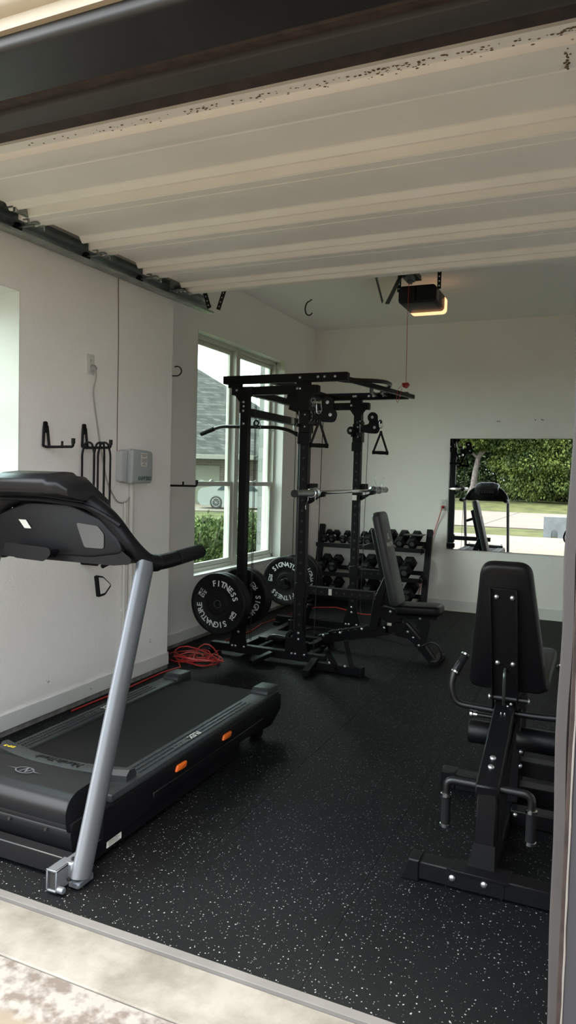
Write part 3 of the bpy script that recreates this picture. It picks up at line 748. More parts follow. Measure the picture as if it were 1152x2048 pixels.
for (x0, x1, a, b_) in ((-2.787, -2.784, .02, .110), (-2.787, -2.745, .107, .110)):
    q.add([(x0, 2.3, zt(2.3)+a), (x1, 2.3, zt(2.3)+a), (x1, 2.3, zt(2.3)+b_), (x0, 2.3, zt(2.3)+b_), (x0, 4.66, zt(4.66)+a), (x1, 4.66, zt(4.66)+a), (x1, 4.66, zt(4.66)+b_), (x0, 4.66, zt(4.66)+b_)],
          [(0, 1, 2, 3), (7, 6, 5, 4), (0, 4, 5, 1), (1, 5, 6, 2), (2, 6, 7, 3), (3, 7, 4, 0)])
q.build('angle_iron', 'track', tr)
for (a, tip) in (((-2.70, 4.60), 0), ((-2.66, 4.66), 1)):
    q = MB(); q.beam((a[0], a[1], 2.60), (a[0]-(.05 if not tip else -.05), a[1], 2.74), .034, .003, (0, 1, 0), .0005)
    q.beam((a[0]-(.05 if not tip else -.05), a[1], 2.74), (a[0]-(.05 if not tip else -.05), a[1], 3.05), .034, .003, (0, 1, 0), .0005)
    q.mi = 1
    for i in range(4):
        t_ = (i+.7)/4.4; q.cyl((a[0]-(.05 if not tip else -.05)*t_, a[1]-.003, 2.60+.14*t_), (a[0]-(.05 if not tip else -.05)*t_, a[1]+.003, 2.60+.14*t_), .005, 8)
    q.build('hanger_strap', ['dark_trim', 'wall'], tr)

# opener
OX = -1.41
op = thing('garage_door_opener', 'black ceiling-hung door opener with a glowing amber lens', 'garage door opener', (OX, 5.7, 2.75))
q = MB(); hx, ya, yb_, z0, z1 = .15, 5.60, 5.96, 2.775, 2.915
q.prism(rrect(.30, .14, .03), Matrix(((1, 0, 0, OX), (0, 0, 1, ya), (0, 1, 0, 2.845), (0, 0, 0, 1))), .36, .012, 2)
hd = q.build('housing', 'blkp', op)
q = MB(); q.bb(OX-.135, OX-.02, ya-.004, ya+.004, 2.79, 2.90, .003); q.bb(OX+.0, OX+.135, ya-.004, ya+.004, 2.79, 2.90, .003); q.build('front_cover', 'blks', hd)
q = MB(); q.bb(OX+.1495, OX+.152, 5.63, 5.72, 2.80, 2.89, .001); q.build('spec_label', 'grayp', hd)
q = MB(); q.prism(rrect(.30, .14, .035), Matrix(((1, 0, 0, OX), (0, 0, 1, ya+.335), (0, 1, 0, 2.832), (0, 0, 0, 1))), .07, .01, 2); 
q.v = [(v_[0]+.010, v_[1], v_[2]) for v_ in q.v]; q.build('light_lens', 'lens', op)
q = MB(); q.beam((OX, 1.75, 2.905), (OX, 5.62, 2.955), .062, .012); q.beam((OX-.024, 1.75, 2.922), (OX-.024, 5.62, 2.972), .004, .034); q.beam((OX+.024, 1.75, 2.922), (OX+.024, 5.62, 2.972), .004, .034); q.build('rail', 'dgalv', op)
for x_ in (OX-.155, OX+.165):
    q = MB(); q.bb(x_-.015, x_+.015, 5.64, 5.643, 2.88, 3.05, .0005)
    q.mi = 1
    for i in range(4): q.cyl((x_, 5.6385, 2.905+i*.036), (x_, 5.6445, 2.905+i*.036), .0055, 8)
    q.build('hanger_strap', ['blk', 'ceil'], op)
q = MB(); q.beam((OX-.02, 5.20, 2.885), (OX-.02, 4.86, 2.60), .03, .012); q.beam((OX-.02, 5.27, 2.90), (OX-.02, 5.14, 2.90), .05, .03); q.build('curved_arm', 'dgalv', op)
q = MB(); q.beam((OX-.045, 4.83, 2.605), (OX-.045, 4.66, 2.735), .006, .028); q.beam((OX-.04, 4.66, 2.735), (OX-.04, 4.28, 2.66), .02, .02); q.build('straight_arm', 'dgalv', op)
q = MB(); q.bb(OX-.035, OX+.03, 5.12, 5.42, 2.885, 2.925, .004); q.bb(OX-.01, OX+.02, 5.33, 5.38, 2.86, 2.90, .004); q.build('trolley', 'dgalv', op)
rc = thing('release_cord', 'thin red pull cord with a red handle hanging from the opener', 'pull cord', (OX, 5.36, 2.1))
q = MB(); q.tube([(OX+.0, 5.35, 2.875), (OX-.004, 5.352, 2.6), (OX+.0, 5.358, 2.35), (OX, 5.362, 2.12)], .0022, 6, .1); q.build('cord', 'red', rc)
q = MB(); q.prism(round_poly([(-.030, .018), (-.022, -.014), (.006, -.026), (.030, .0), (.020, .020)], .006, 2), Matrix(((1, 0, 0, OX), (0, 0, 1, 5.350), (0, 1, 0, 2.100), (0, 0, 0, 1))), .024, .005, 2); q.build('handle', 'redd', rc)
q = MB(); q.tube([(OX-.02, 5.36, 2.112), (OX-.06, 5.355, 2.07), (OX-.067, 5.35, 1.99), (OX-.060, 5.35, 1.965), (OX-.050, 5.35, 1.985), (OX-.028, 5.355, 2.08)], .0018, 6, .02); q.build('tail', 'red', rc)

# ceiling hook: an open C hanging down
q = MB(); c0 = V((-2.62, 6.29, 3.05)); pts = [c0+V((.03, 0, 0)), c0+V((.015, 0, -.012))]
for i in range(11):
    a = R(80+i*24); pts.append(c0+V((.012+.042*math.cos(a), 0, -.085+(.072 if a < R(190) else .06)*math.sin(a))))
q.tube(pts, .0065, 8); q.lathe([(.012, 0), (.012, .004)], c0+V((.03, 0, 0)), (0, 0, -1), 10)
single(q, 'screw_hook', 'hookm', 'dark C-shaped screw hook hanging from the ceiling', 'hook', tuple(c0))
q = MB(); c0 = V((XR, 4.60, 2.118)); pts = [c0, c0+V((.075, 0, .0))]
for i in range(9):
    a = R(-100+i*27); pts.append(c0+V((.105+.042*math.cos(a), 0, .034+.036*math.sin(a))))
q.tube(pts, .0048, 8)
single(q, 'screw_hook', 'hookm', 'dark curved screw hook on the wall left of the tall windows', 'hook', tuple(c0))

# ------------------------------------------------------------------ wall storage hooks
def storage_hook(y, z, label, x=XN, L_=.175):
    t = thing('storage_hook', label, 'wall hook', (x, y, z), group='black wall hooks')
    q = MB(); r_ = .0075
    q.tube([(x+.011, y-.018, z-.11), (x+.011, y-.012, z+.0), (x+.011, y+.012, z+.0), (x+.011, y+.028, z-.11)], r_, 8, .012)
    q.tube([(x+.011, y-.018, z-.11), (x+.03, y-.018, z-.118), (x+L_, y-.005, z-.115), (x+L_+.028, y-.005, z-.115), (x+L_+.030, y-.005, z-.075)], r_, 8, .02)
    q.tube([(x+.011, y+.028, z-.11), (x+.04, y+.020, z-.118), (x+L_*.72, y, z-.115), (x+L_*.72, y, z-.085)], r_*.85, 8, .015)
    q.build('arm', 'blk', t)
    q = MB(); q.prism(round_poly([(-.014, -.04), (.016, -.04), (.012, .022), (-.012, .022)], .01, 3), Matrix(((0, 0, 1, x+.001), (1, 0, 0, y), (0, 1, 0, z), (0, 0, 0, 1))), .016, .004, 2); q.build('mount_plate', 'blkp', t)
    q = MB(); q.tube([(x+L_+.030, y-.005, z-.098), (x+L_+.030, y-.005, z-.070)], .0105, 8); q.build('rubber_tip', 'blkp', t)
    return t
storage_hook(3.02, 1.625, 'empty black storage hook on the near wall, leftmost')
storage_hook(3.335, 1.635, 'black storage hook holding resistance bands above the treadmill console')
storage_hook(4.52, 1.41, 'black storage hook arm reaching toward the tall windows', XR, .32)
def band(y, xs0, zb, dy, label, hand):
    t = thing('resistance_band', label, 'resistance band', (xs0, y, zb), group='resistance bands on the wall hook')
    q = MB(); zt_ = 1.530
    q.tube([(xs0-.03, y-.020, zb+.02), (xs0-.028, y-.022, zt_-.04), (xs0-.018, y-.01, zt_+.014), (xs0, y, zt_+.022), (xs0+.018, y+.006, zt_+.014), (xs0+.034, y+dy, zt_-.04), (xs0+.03, y+dy, zb+.05)], .0062, 8, .03)
    q.build('tube', 'blkp', t)
    for (px, hy, hz, tilt) in hand:
        q = MB(); a = V((px, hy, hz)); d = V((.045*math.cos(tilt), 0, .045*math.sin(tilt)+0)); 
        n_ = V((-math.sin(tilt), 0, math.cos(tilt)))
        q.cyl(a-d*1.35, a+d*1.35, .013, 12, ch=.003); h_ = q.build('handle', 'foam', t)
        q = MB(); q.tube([a-d*1.3, a-d*1.1+n_*.05, a+n_*.10, a+d*1.1+n_*.05, a+d*1.3], (lambda u: (.0015, .009)), 6, .01); q.build('strap', 'blkp', h_)
band(3.33, -2.742, .90, .010, 'black resistance band with a triangle handle just below the treadmill console', [(-2.735, 3.34, .845, 0)])
band(3.35, -2.645, .92, .012, 'black resistance band on the outer end of the hook, handle tilted up', [(-2.605, 3.36, .855, .45)])
band(3.34, -2.665, .86, -.008, 'black resistance band whose foam handle hangs lowest', [(-2.675, 3.34, .715, -1.42)])

# ------------------------------------------------------------------ sockets, cords, controller
def socket(o, X, label, n):
    t = thing('wall_outlet', label, 'wall outlet', o)
    F_ = frame(o, X, (0, 0, 1)); q = MB(); q.M = F_; q.prism(rrect(.072, .118, .006), T(0, 0, 0), .006, .002, 2); pl = q.build('cover_plate', 'socket', t)
    for s_ in (-1, 1):
        q = MB(); q.M = F_; q.prism(rrect(.034, .029, .010), T(0, s_*.020, .005), .003, .001, 1); so_ = q.build('receptacle', 'socket', pl)
        q = MB(); q.M = F_
        for d_ in (-.0065, .0065): q.box((d_, s_*.020+.003, .0082), (.0022, .009, .001), None, 0)
        q.cyl((0, s_*.020-.008, .0075), (0, s_*.020-.008, .0087), .0025, 8); q.build('slot', 'slot', so_)
    return t
socket((XN, 3.39, 2.01), (0, 1, 0), 'white wall outlet near the top of the near wall with a grey plug', 1)
socket((-1.556, YB, 1.125), (1, 0, 0), 'white wall outlet left of the mirror with a red plug', 2)
q = MB()
q.lathe([(.018, .0), (.019, .015), (.012, .03), (.006, .034)], (XN+.008, 3.398, 1.992), (1, 0, -.25), 14)
single(q, 'power_plug', 'gcord', 'grey plug in the white outlet high on the near wall', 'plug', (XN+.008, 3.398, 1.992))
q = MB(); q.tube([(XN+.036, 3.398, 1.982), (XN+.04, 3.400, 1.93), (XN+.012, 3.405, 1.86), (XN+.008, 3.44, 1.72), (XN+.008, 3.51, 1.45), (XN+.008, 3.56, 1.30), (XN+.012, 3.66, 1.18), (XN+.012, 3.78, 1.20), (XN+.03, 3.80, 1.325)], .0042, 8, .06)
single(q, 'appliance_cable', 'gcord', 'grey power cord hanging from the high outlet to the grey controller box', 'cord', (XN+.01, 3.5, 1.5))
q = MB(); q.tube([(XN+.004, 3.640, 2.62), (XN+.004, 3.652, 2.2), (XN+.004, 3.650, 1.8), (XN+.004, 3.652, 1.50), (XN+.012, 3.70, 1.47)], .0022, 6, .05)
single(q, 'thin_wire', 'wire', 'thin brown wire running down the near wall to the controller box', 'wire', (XN, 3.65, 2))
ic = thing('irrigation_controller', 'grey sprinkler controller box mounted on the near wall', 'irrigation controller', (XN, 3.775, 1.41))
q = MB(); YZX = Matrix(((0, 0, 1, XN), (1, 0, 0, 3.775), (0, 1, 0, 1.42), (0, 0, 0, 1))) @ Matrix.Scale(.80, 4, (1, 0, 0))
q.M = YZX; q.prism(round_poly([(-.165, -.092), (-.10, -.105), (.150, -.105), (.165, -.09), (.165, .085), (.150, .100), (-.10, .104), (-.165, .092)], .012, 3), T(0, 0, 0), .05, .006, 2); b_ = q.build('back_box', 'ctrl2', ic)
q = MB(); q.M = YZX; q.prism(round_poly([(-.115, -.108), (.162, -.104), (.172, -.07), (.172, .075), (.160, .102), (-.10, .110)], .02, 4), T(0, 0, .05), .045, .014, 3); cv = q.build('front_cover', 'ctrl', ic)
q = MB(); q.M = YZX; q.tube([(-.105, -.105, .066), (-.085, -.06, .072), (-.082, .03, .072), (-.1, .105, .066)], .009, 8, .03); q.build('hinge_rib', 'ctrl2', ic)
q = MB(); q.M = YZX @ T(.055, -.075, .0955); q.text('RAIN', T(-.046, 0, 0), .036, .0005, .25); q.text('BIRD', T(.050, 0, 0), .036, .0005, .25)
q.prism([(-.004, -.004), (.004, .0), (.010, .018), (.003, .010), (-.001, .016), (-.003, .006), (-.010, .010)], T(0, 0, 0), .001); q.build('lettering', 'green', cv, smooth=0)
q = MB(); q.M = YZX; q.box((.045, .045, .0955), (.085, .085, .001), None, 0); lb_ = q.build('instruction_label', 'label', cv)
q = MB(); q.M = YZX
for i in range(8):
    ww = (.07, .045, .0, .075, .074, .070, .02, .05)[i]
    if ww: q.box((.045, .077-i*.0092, .0962), (ww, .0032, .0006), None, 0)
q.build('printed_lines', 'grayp', lb_, smooth=0)
for (yy, rr, z0, z1) in ((3.79, .016, .118, 1.325), (3.725, .009, .118, 1.19)):
    q = MB(); q.cyl((XN+.018, yy, z0), (XN+.018, yy, z1), rr, 14)
    for zz in (.5, 1.0): q.bb(XN, XN+.020, yy-rr-.006, yy+rr+.006, zz-.008, zz+.008, .001)
    single(q, 'conduit', 'pvc', ('thick pale conduit running down from the controller box', 'thin pale conduit beside the thick one on the near wall')[rr < .01], 'conduit', (XN+.018, yy, z0))

# red plug cord on the back wall
q = MB(); q.lathe([(.016, 0), (.016, .02), (.007, .03)], (-1.556, YB-.009, 1.105), (0, -1, -.1), 12)
q.tube([(-1.556, YB-.035, 1.10), (-1.565, YB-.035, 1.08), (-1.61, YB-.012, .93), (-1.675, YB-.012, .72), (-1.70, YB-.012, .55), (-1.76, YB-.012, .30), (-1.80, YB-.02, .04), (-1.9, YB-.03, .012)], .0042, 8, .05)
single(q, 'extension_cord', 'red', 'red cord plugged in left of the mirror dropping behind the dumbbell rack', 'cord', (-1.556, YB, 1.1))
# extension cord on the floor: coil plus run
rs3 = random.Random(4); pts = [(-2.735, 3.2, .006), (-2.725, 3.7, .006), (-2.735, 4.12, .006), (-2.70, 4.30, .008), (-2.80, 4.42, .012)]
cx, cy = -2.69, 4.50
for i in range(118):
    a = i*.42+.5; k_ = i//15; r1 = .135+.06*math.sin(i*.11+1)+.035*math.sin(k_*2.3); r2 = .105+.035*math.sin(i*.17)+.02*math.cos(k_*1.9)
    ox = .055*math.sin(k_*1.7); oy = .05*math.cos(k_*2.6)
    pts.append((cx+ox+r1*math.cos(a), cy+oy+r2*math.sin(a), .008+.045*(i/118)+.012*math.sin(i*.9)+ (.055*max(0, math.sin(a-.6)) if 60 < i < 90 else 0)))
pts += [(-2.62, 4.70, .05), (-2.68, 4.85, .01), (-2.80, 5.02, .006), (-2.83, 5.3, .006), (-2.80, 5.6, .006), (-2.86, 5.95, .006), (-2.83, 6.3, .006), (-2.80, 6.7, .006), (-2.74, 7.0, .006), (-2.55, 7.12, .006), (-2.2, 6.90, .006), (-1.95, 6.95, .006)]
q = MB(); q.tube(pts, .0048, 7)
single(q, 'extension_cord', 'red', 'red extension cord coiled on the floor at the wall step and trailing along the windows', 'extension cord', (cx, cy, 0))

# ------------------------------------------------------------------ mirror
t = thing('wall_mirror', 'large frameless mirror on the back wall reflecting trees and street', 'mirror', (-.85, YB, .66))
q = MB(); q.add([(-1.503, 7.6255, .662), (-.20+.55, 7.6255, .662), (-.20+.55, 7.6255, 1.828), (-1.503, 7.6255, 1.828)], [(0, 1, 2, 3)]); q.build('mirror_glass', 'mirror', t, smooth=0)
q = MB(); q.bb(-1.506, .353, 7.6262, YB, .659, 1.831, .001); q.build('backing', 'mirred', t)
q = MB()
for (x, y_) in ((-1.03, 2.01), (-1.01, 2.008), (-.66, 2.02), (-.60, 2.022), (-.585, 2.02)): q.ball((x, YB, y_), .006, 6, (1, .15, 1))
single(q, 'wall_mark', 'slot', 'row of small dark nail holes above the mirror', 'marks', (-.9, YB, 2.01), kind='stuff')

# ------------------------------------------------------------------ treadmill
def XZm(y, x=0, z=0, flip=1):   # prism frame: outline (x, z), thickness toward +y
    return Matrix(((1, 0, 0, x), (0, 0, 1, y), (0, 1, 0, z), (0, 0, 0, 1)))
def YZm(x):                     # outline (y, z), thickness toward +x
    return Matrix(((0, 0, 1, x), (1, 0, 0, 0), (0, 1, 0, 0), (0, 0, 0, 1)))
TX = -1.905
tm = thing('treadmill', 'black treadmill with silver uprights standing along the near wall', 'treadmill', (TX, 2.7, 0))
for sgn in (-1, 1):
    q = MB(); x0 = TX+sgn*.375
    bot = V((x0+.0*sgn, 1.845, .035)); top = V((x0+.0*sgn, 2.185, 1.055))
    q.tube([bot, bot.lerp(top, .5), top], (.026, .044), 28, flat=(1, 0, 0)); up_ = q.build('upright', 'silver', tm)
    q = MB(); q.bb(x0-.035, x0+.012, 1.820, 1.90, .004, .030, .006); q.bb(x0-.05, x0-.015, 1.82, 1.91, .028, .088, .006)
    q.mi = 0
    # open end of the square socket
    xx = x0-.054
    for (a, b, c, d) in ((-.022, .022, .079, .086), (-.022, .022, .012, .019), (-.022, -.016, .012, .086), (.016, .022, .012, .086)): q.bb(xx+a, xx+b, 1.765, 1.85, c, d, .002)
    q.bb(xx-.018, xx+.018, 1.80, 1.805, .018, .08, .0); q.cyl((xx+.02, 1.775, .022), (xx+.045, 1.775, .022), .011, 12, ch=.002)
    q.bb(xx-.015, x0, 1.84, 1.90, .015, .085, .008)
    br = q.build('foot_bracket', 'silver', tm)
    q = MB(); q.bb(xx-.016, xx+.016, 1.771, 1.80, .021, .077, .0); q.build('socket_insert', 'slot', br)
    q = MB(); q.lathe([(.010, 0), (.009, .006), (.003, .008)], (xx+.025, 1.845, .088), (0, 0, 1), 10); q.lathe([(.008, 0), (.007, .005), (.002, .006)], (x0-.01, 1.80, .05), (0, -1, 0), 10); q.build('bracket_bolt', 'blks', br)
    q = MB(); q.beam((x0-.055, 1.88, .052), (x0-.055, 3.05, .052), .030, .062); q.build('base_rail', 'blkp', tm)
q = MB(); q.beam((TX-.44, 1.865, .050), (TX+.32, 1.865, .050), .045, .066); q.build('front_crossbar', 'blks', tm)
q = MB(); q.bb(TX+.3345, TX+.3362, 2.03, 2.115, .035, .075, 0); lb_ = q.build('warning_label', 'label', tm)
q = MB(); q.bb(TX+.3360, TX+.3368, 2.034, 2.111, .060, .072, 0); q.build('warning_stripe', 'yel', lb_)
q = MB()
for i in range(4): q.bb(TX+.3360, TX+.3367, 2.04, 2.105-.01*(i % 2), .039+i*.005, .0405+i*.005, 0)
q.build('printed_lines', 'grayp', lb_)
# deck
for s_ in (-1, 1):
    q = MB(); xa, xb = (TX+.235, TX+.34) if s_ > 0 else (TX-.34, TX-.235)
    q.prism(round_poly([(2.05, .190), (3.50, .190), (3.50, .225), (2.05, .222)], .008, 3), YZm(xa), xb-xa, .008, 2)
    for i in range(58):
        for j_ in range(3): q.box((TX+s_*(.262+j_*.024), 2.26+i*.0165, .2255), (.007, .009, .0035), None, .001)
    q.build('side_rail', 'rail', tm)
    q = MB(); xa, xb = (TX+.290, TX+.343) if s_ > 0 else (TX-.343, TX-.290)
    q.prism(round_poly([(2.00, .06), (3.05, .085), (3.40, .055), (3.52, .115), (3.52, .200), (2.00, .19)], .012, 3), YZm(xa), xb-xa, .006, 2)
    q.build('deck_side_panel', 'blkp', tm)
q = MB(); q.bb(TX-.236, TX+.236, 2.02, 3.44, .195, .214, .006); q.cyl((TX-.236, 3.44, .185), (TX+.236, 3.44, .185), .029, 20); q.build('running_belt', 'belt', tm)
q = MB(); q.bb(TX-.23, TX+.23, 2.1, 3.40, .135, .19, .003); q.build('deck_board', 'blkp', tm)
for s_ in (-1, 1):
    q = MB(); x = TX+s_*.278
    q.prism(round_poly([(3.37, .205), (3.515, .19), (3.515, .247), (3.40, .252), (3.37, .235)], .01, 3), YZm(x-.05), .10, .008, 2); q.build('rear_end_cap', 'rail', tm)
    q = MB(); q.cyl((TX+s_*.28-.03, 3.34, .035), (TX+s_*.28+.03, 3.34, .035), .034, 18, ch=.006); q.bb(TX+s_*.28-.022, TX+s_*.28+.022, 3.25, 3.38, .05, .14, .006); q.build('rear_foot', 'blkp', tm)
for y in (2.50, 2.895):
    q = MB(); q.prism(round_poly([(y-.042, .152), (y+.038, .150), (y+.045, .176), (y-.030, .178)], .010, 3), YZm(TX+.338), .014, .005, 2); q.build('cushion_clip', 'orange', tm)
q = MB(); q.beam((TX+.345, 2.3, .115), (TX+.345, 3.28, .115), .012, .035); q.build('lower_side_step', 'blkp', tm)
# motor hood
q = MB()
hp = [(1.905, .150), (1.900, .205), (1.915, .236), (1.945, .250), (2.10, .258), (2.10, .150)]
q.prism(round_poly(hp, .012, 3), YZm(TX-.29), .565, .018, 3); hood = q.build('motor_hood', 'tread', tm)
q = MB(); q.prism(round_poly([(1.905, .140), (1.905, .165), (2.15, .17), (2.15, .14)], .004, 2), YZm(TX-.305), .595, .004, 2)
q.prism(round_poly([(1.925, .045), (1.905, .145), (2.2, .145), (2.2, .045)], .02, 3), YZm(TX-.30), .588, .014, 3); q.build('motor_belly', 'tread', tm)
q = MB(); q.cyl((TX+.0, 1.902, .125), (TX+.0, 1.908, .125), .006, 10); q.cyl((TX+.17, 1.900, .125), (TX+.17, 1.908, .125), .005, 10); q.build('screw', 'slot', hood)
# curved rear lip of the hood
q = MB(); n_ = 24; vs = []; 
for i in range(n_+1):
    u = i/n_; x = TX-.315+.635*u; c = (1-(2*u-1)**2); yr = 2.225-.055*c; yf = yr-.075+.012*(1-c)
    vs.append([V((x, yf, .245+.010*c)), V((x, yf+.02, .262)), V((x, yr-.012, .258)), V((x, yr, .236)), V((x, yr-.004, .215)), V((x, yf, .215))])
q.ring_loft(vs); lip = q.build('hood_rear_lip', 'rail', tm)
LF = frame((TX+.03, 2.128, .2635), (-1, 0, 0), (0, -1, -.05)); q = MB(); q.M = frame((TX+.03, 2.130, .2628), (-1, 0, 0), (0, -1, 0)); q.text('NordicTrack', T(0, 0, 0), .042, .0004, .35); q.build('lettering', 'blkp', lip, smooth=0)
q = MB(); q.M = frame((TX-.245, 2.152, .2632), (-1, 0, 0), (-.08, -1, 0)); q.text('EXP 7i', T(0, 0, 0), .020, .0004, .2); q.build('model_print', 'yel', lip, smooth=0)
q = MB(); c = V((TX-.035, 2.015, .2575)); 
q.M = frame((TX-.035, 2.015, .2550), (1, 0, 0), (0, 1, .05))
ell = lambda rx, ry: [(rx*math.cos(a*PI/14), ry*math.sin(a*PI/14), 0) for a in range(28)]
o_, i_ = ell(.042, .026), ell(.036, .0205)
q.add(o_+i_, [(a, (a+1) % 28, 28+(a+1) % 28, 28+a) for a in range(28)])
q.text('N', T(0, 0, .0012), .046, .0006, .5); q.add([(-.085, .0, 0), (-.04, -.003, 0), (-.04, .003, 0)], [(0, 1, 2)]); q.add([(.085, .0, 0), (.04, -.003, 0), (.04, .003, 0)], [(0, 1, 2)])
q.v = [(a, b, max(c_, .2562)) for a, b, c_ in q.v]
q.build('emblem', 'silver', hood, smooth=0)
for s_, fl_ in ((-1, 1), (1, -1)):
    q = MB(); q.M = frame((TX+s_*.29, 2.80 if s_ < 0 else 2.66, .2262), (0, -1, 0), (1, 0, 0)) 
    q.text('SELECT', T(.085, 0, 0), .034, .0003, .15); q.build('rail_print', 'grayp', tm, smooth=0)
    q = MB(); q.M = frame((TX+s_*.29, 2.80 if s_ < 0 else 2.66, .2262), (0, -1, 0), (1, 0, 0)); q.text('FLEX', T(-.035, 0, 0), .040, .0003, .15); q.build('rail_print', 'label', tm, smooth=0)
# console
q = MB()
q.prism(round_poly([(-.345, 1.090), (-.20, 1.066), (.20, 1.066), (.345, 1.090), (.325, 1.14), (.25, 1.21), (.10, 1.262), (-.10, 1.262), (-.25, 1.21), (-.325, 1.14)], .025, 4), XZm(2.085, TX), .055, .010, 3)
cs = q.build('console_back', 'blkp', tm)
q = MB(); q.prism(round_poly([(.140, 1.190), (.235, 1.182), (.262, 1.155), (.262, 1.105), (.178, 1.105)], .008, 3), XZm(2.0815, TX), .006, .002, 2); q.build('smoke_insert', 'grayp', cs)
q = MB(); q.M = frame((TX-.11, 2.083, 1.175), (1, 0, 0), (0, 0, 1)); q.add([(-.030, .016, .0015), (.006, .016, .0015), (.034, -.016, .0015), (.0, -.016, .0015)], [(0, 1, 2, 3)]); st_ = q.build('sticker', 'label', cs, smooth=0)
q = MB(); q.M = frame((TX-.108, 2.0825, 1.175), (1, 0, 0), (0, 0, 1)); q.torus((0, 0, .0), (0, 0, 1), .0085, .0006, 20, 4); q.text('C', T(0, 0, .0003), .012, .0002); q.build('sticker_mark', 'grayp', st_, smooth=0)
q = MB(); q.prism(round_poly([(-.15, 1.098), (.05, 1.090), (.058, 1.078), (.03, 1.054), (-.10, 1.058), (-.155, 1.075)], .006, 3), XZm(2.03, TX), .07, .008, 2); q.build('latch_cover', 'blkp', cs)
q = MB(); q.prism(round_poly([(-.33, 1.090), (.33, 1.090), (.37, 1.065), (.30, 1.056), (-.30, 1.056), (-.37, 1.065)], .008, 3), XZm(2.09, TX), .06, .012, 3); q.build('lower_brace', 'blkp', tm)
q = MB()   # display housing, tilted up towards the runner
prof = round_poly([(1.985, 1.292), (1.945, 1.302), (1.935, 1.345), (1.965, 1.370), (2.05, 1.378), (2.10, 1.375), (2.215, 1.27), (2.235, 1.19), (2.21, 1.13), (2.13, 1.13), (2.12, 1.27)], .012, 3)
q.ring_loft([[V((TX+dx, 2.10+(y_-2.10)*k_, 1.27+(z_-1.27)*k2)) for y_, z_ in prof] for dx, k_, k2 in ((-.205, .62, .35), (-.198, .85, .60), (-.165, .97, .86), (-.125, 1, .88), (-.11, 1, 1), (.11, 1, 1), (.125, 1, .88), (.165, .97, .86), (.198, .85, .60), (.205, .62, .35))]); hs_ = q.build('display_housing', 'tread', tm)
q = MB(); a = V((0, .106, -.125)).normalized()
q.M = frame((TX, 2.160, 1.324), (-1, 0, 0), (0, -.74, .67)); q.prism(rrect(.20, .075, .008), T(0, .0, -.002), .006, .002, 2); q.build('screen', 'screen', hs_)
q = MB(); q.M = frame((TX, 2.224, 1.232), (-1, 0, 0), (0, -.24, .97))
for i in range(6):
    for j_ in range(2): q.prism(rrect(.022, .014, .004), T(-.12+i*.048, -.01-j_*.03, .004), .004, .001, 1)
q.build('button_pad', 'grayp', hs_)
q = MB(); q.tube([(TX-.20, 2.035, 1.285), (TX, 2.025, 1.292), (TX+.20, 2.045, 1.272)], .005, 8, .1); q.tube([(TX-.25, 2.06, 1.272), (TX, 2.045, 1.276), (TX+.22, 2.06, 1.255), (TX+.33, 2.09, 1.19)], .010, 8, .1); q.build('console_cable', 'blkp', cs)
for s_ in (-1, 1):
    q = MB(); P_ = lambda dx, y, z: (TX+s_*dx, y, z)
    q.tube([P_(.02, 2.085, 1.297), P_(.16, 2.09, 1.285), P_(.27, 2.10, 1.225), P_(.345, 2.13, 1.115), P_(.375, 2.20, 1.045), P_(.375, 2.31, 1.043), P_(.375, 2.555, 1.060)],
           lambda u: (.030, .034) if u < .8 else (.026, .030), 20, .09, 8, flat=(0, 0, 1))
    arm = q.build('console_arm', 'blkp', tm)
    q = MB(); q.tube([P_(.375, 2.39, 1.0487), P_(.375, 2.565, 1.0608)], (.0285, .0325), 20, flat=(0, 0, 1)); q.build('hand_grip', 'foam', arm)

# ------------------------------------------------------------------ power rack
XA, XBk, YA, YC, PW = -1.995, -2.49, 4.81, 6.02, .064
rk = thing('power_rack', 'black cable power rack with pull-up bars standing before the tall windows', 'power rack', (-2.25, 5.4, 0))
ups = {}
for nm, (x, y) in dict(A=(XA, YA), B=(XBk, YA), C=(XA, YC), D=(XBk, YC)).items():
    q = MB(); q.bb(x-PW/2, x+PW/2, y-PW/2, y+PW/2, .03, 2.0, .004)
    q.mi = 1
    z = .30
    while z < 1.85:
        if nm in 'AC':
            q.cyl((x, y-PW/2-.0004, z), (x, y-PW/2+.001, z), .0105, 10); q.cyl((x+PW/2-.001, y, z+.025), (x+PW/2+.0004, y, z+.025), .0125, 10)
        z += .0762 if nm in 'AC' else .3
    ups[nm] = q.build('upright', ['blk', 'slot'], rk)
def rbeam(nm, p0, p1, w=.06, h=.06, par=rk, m_='blk', ch=.004):
    q = MB(); q.beam(p0, p1, w, h, ch=ch); return q.build(nm, m_, par)
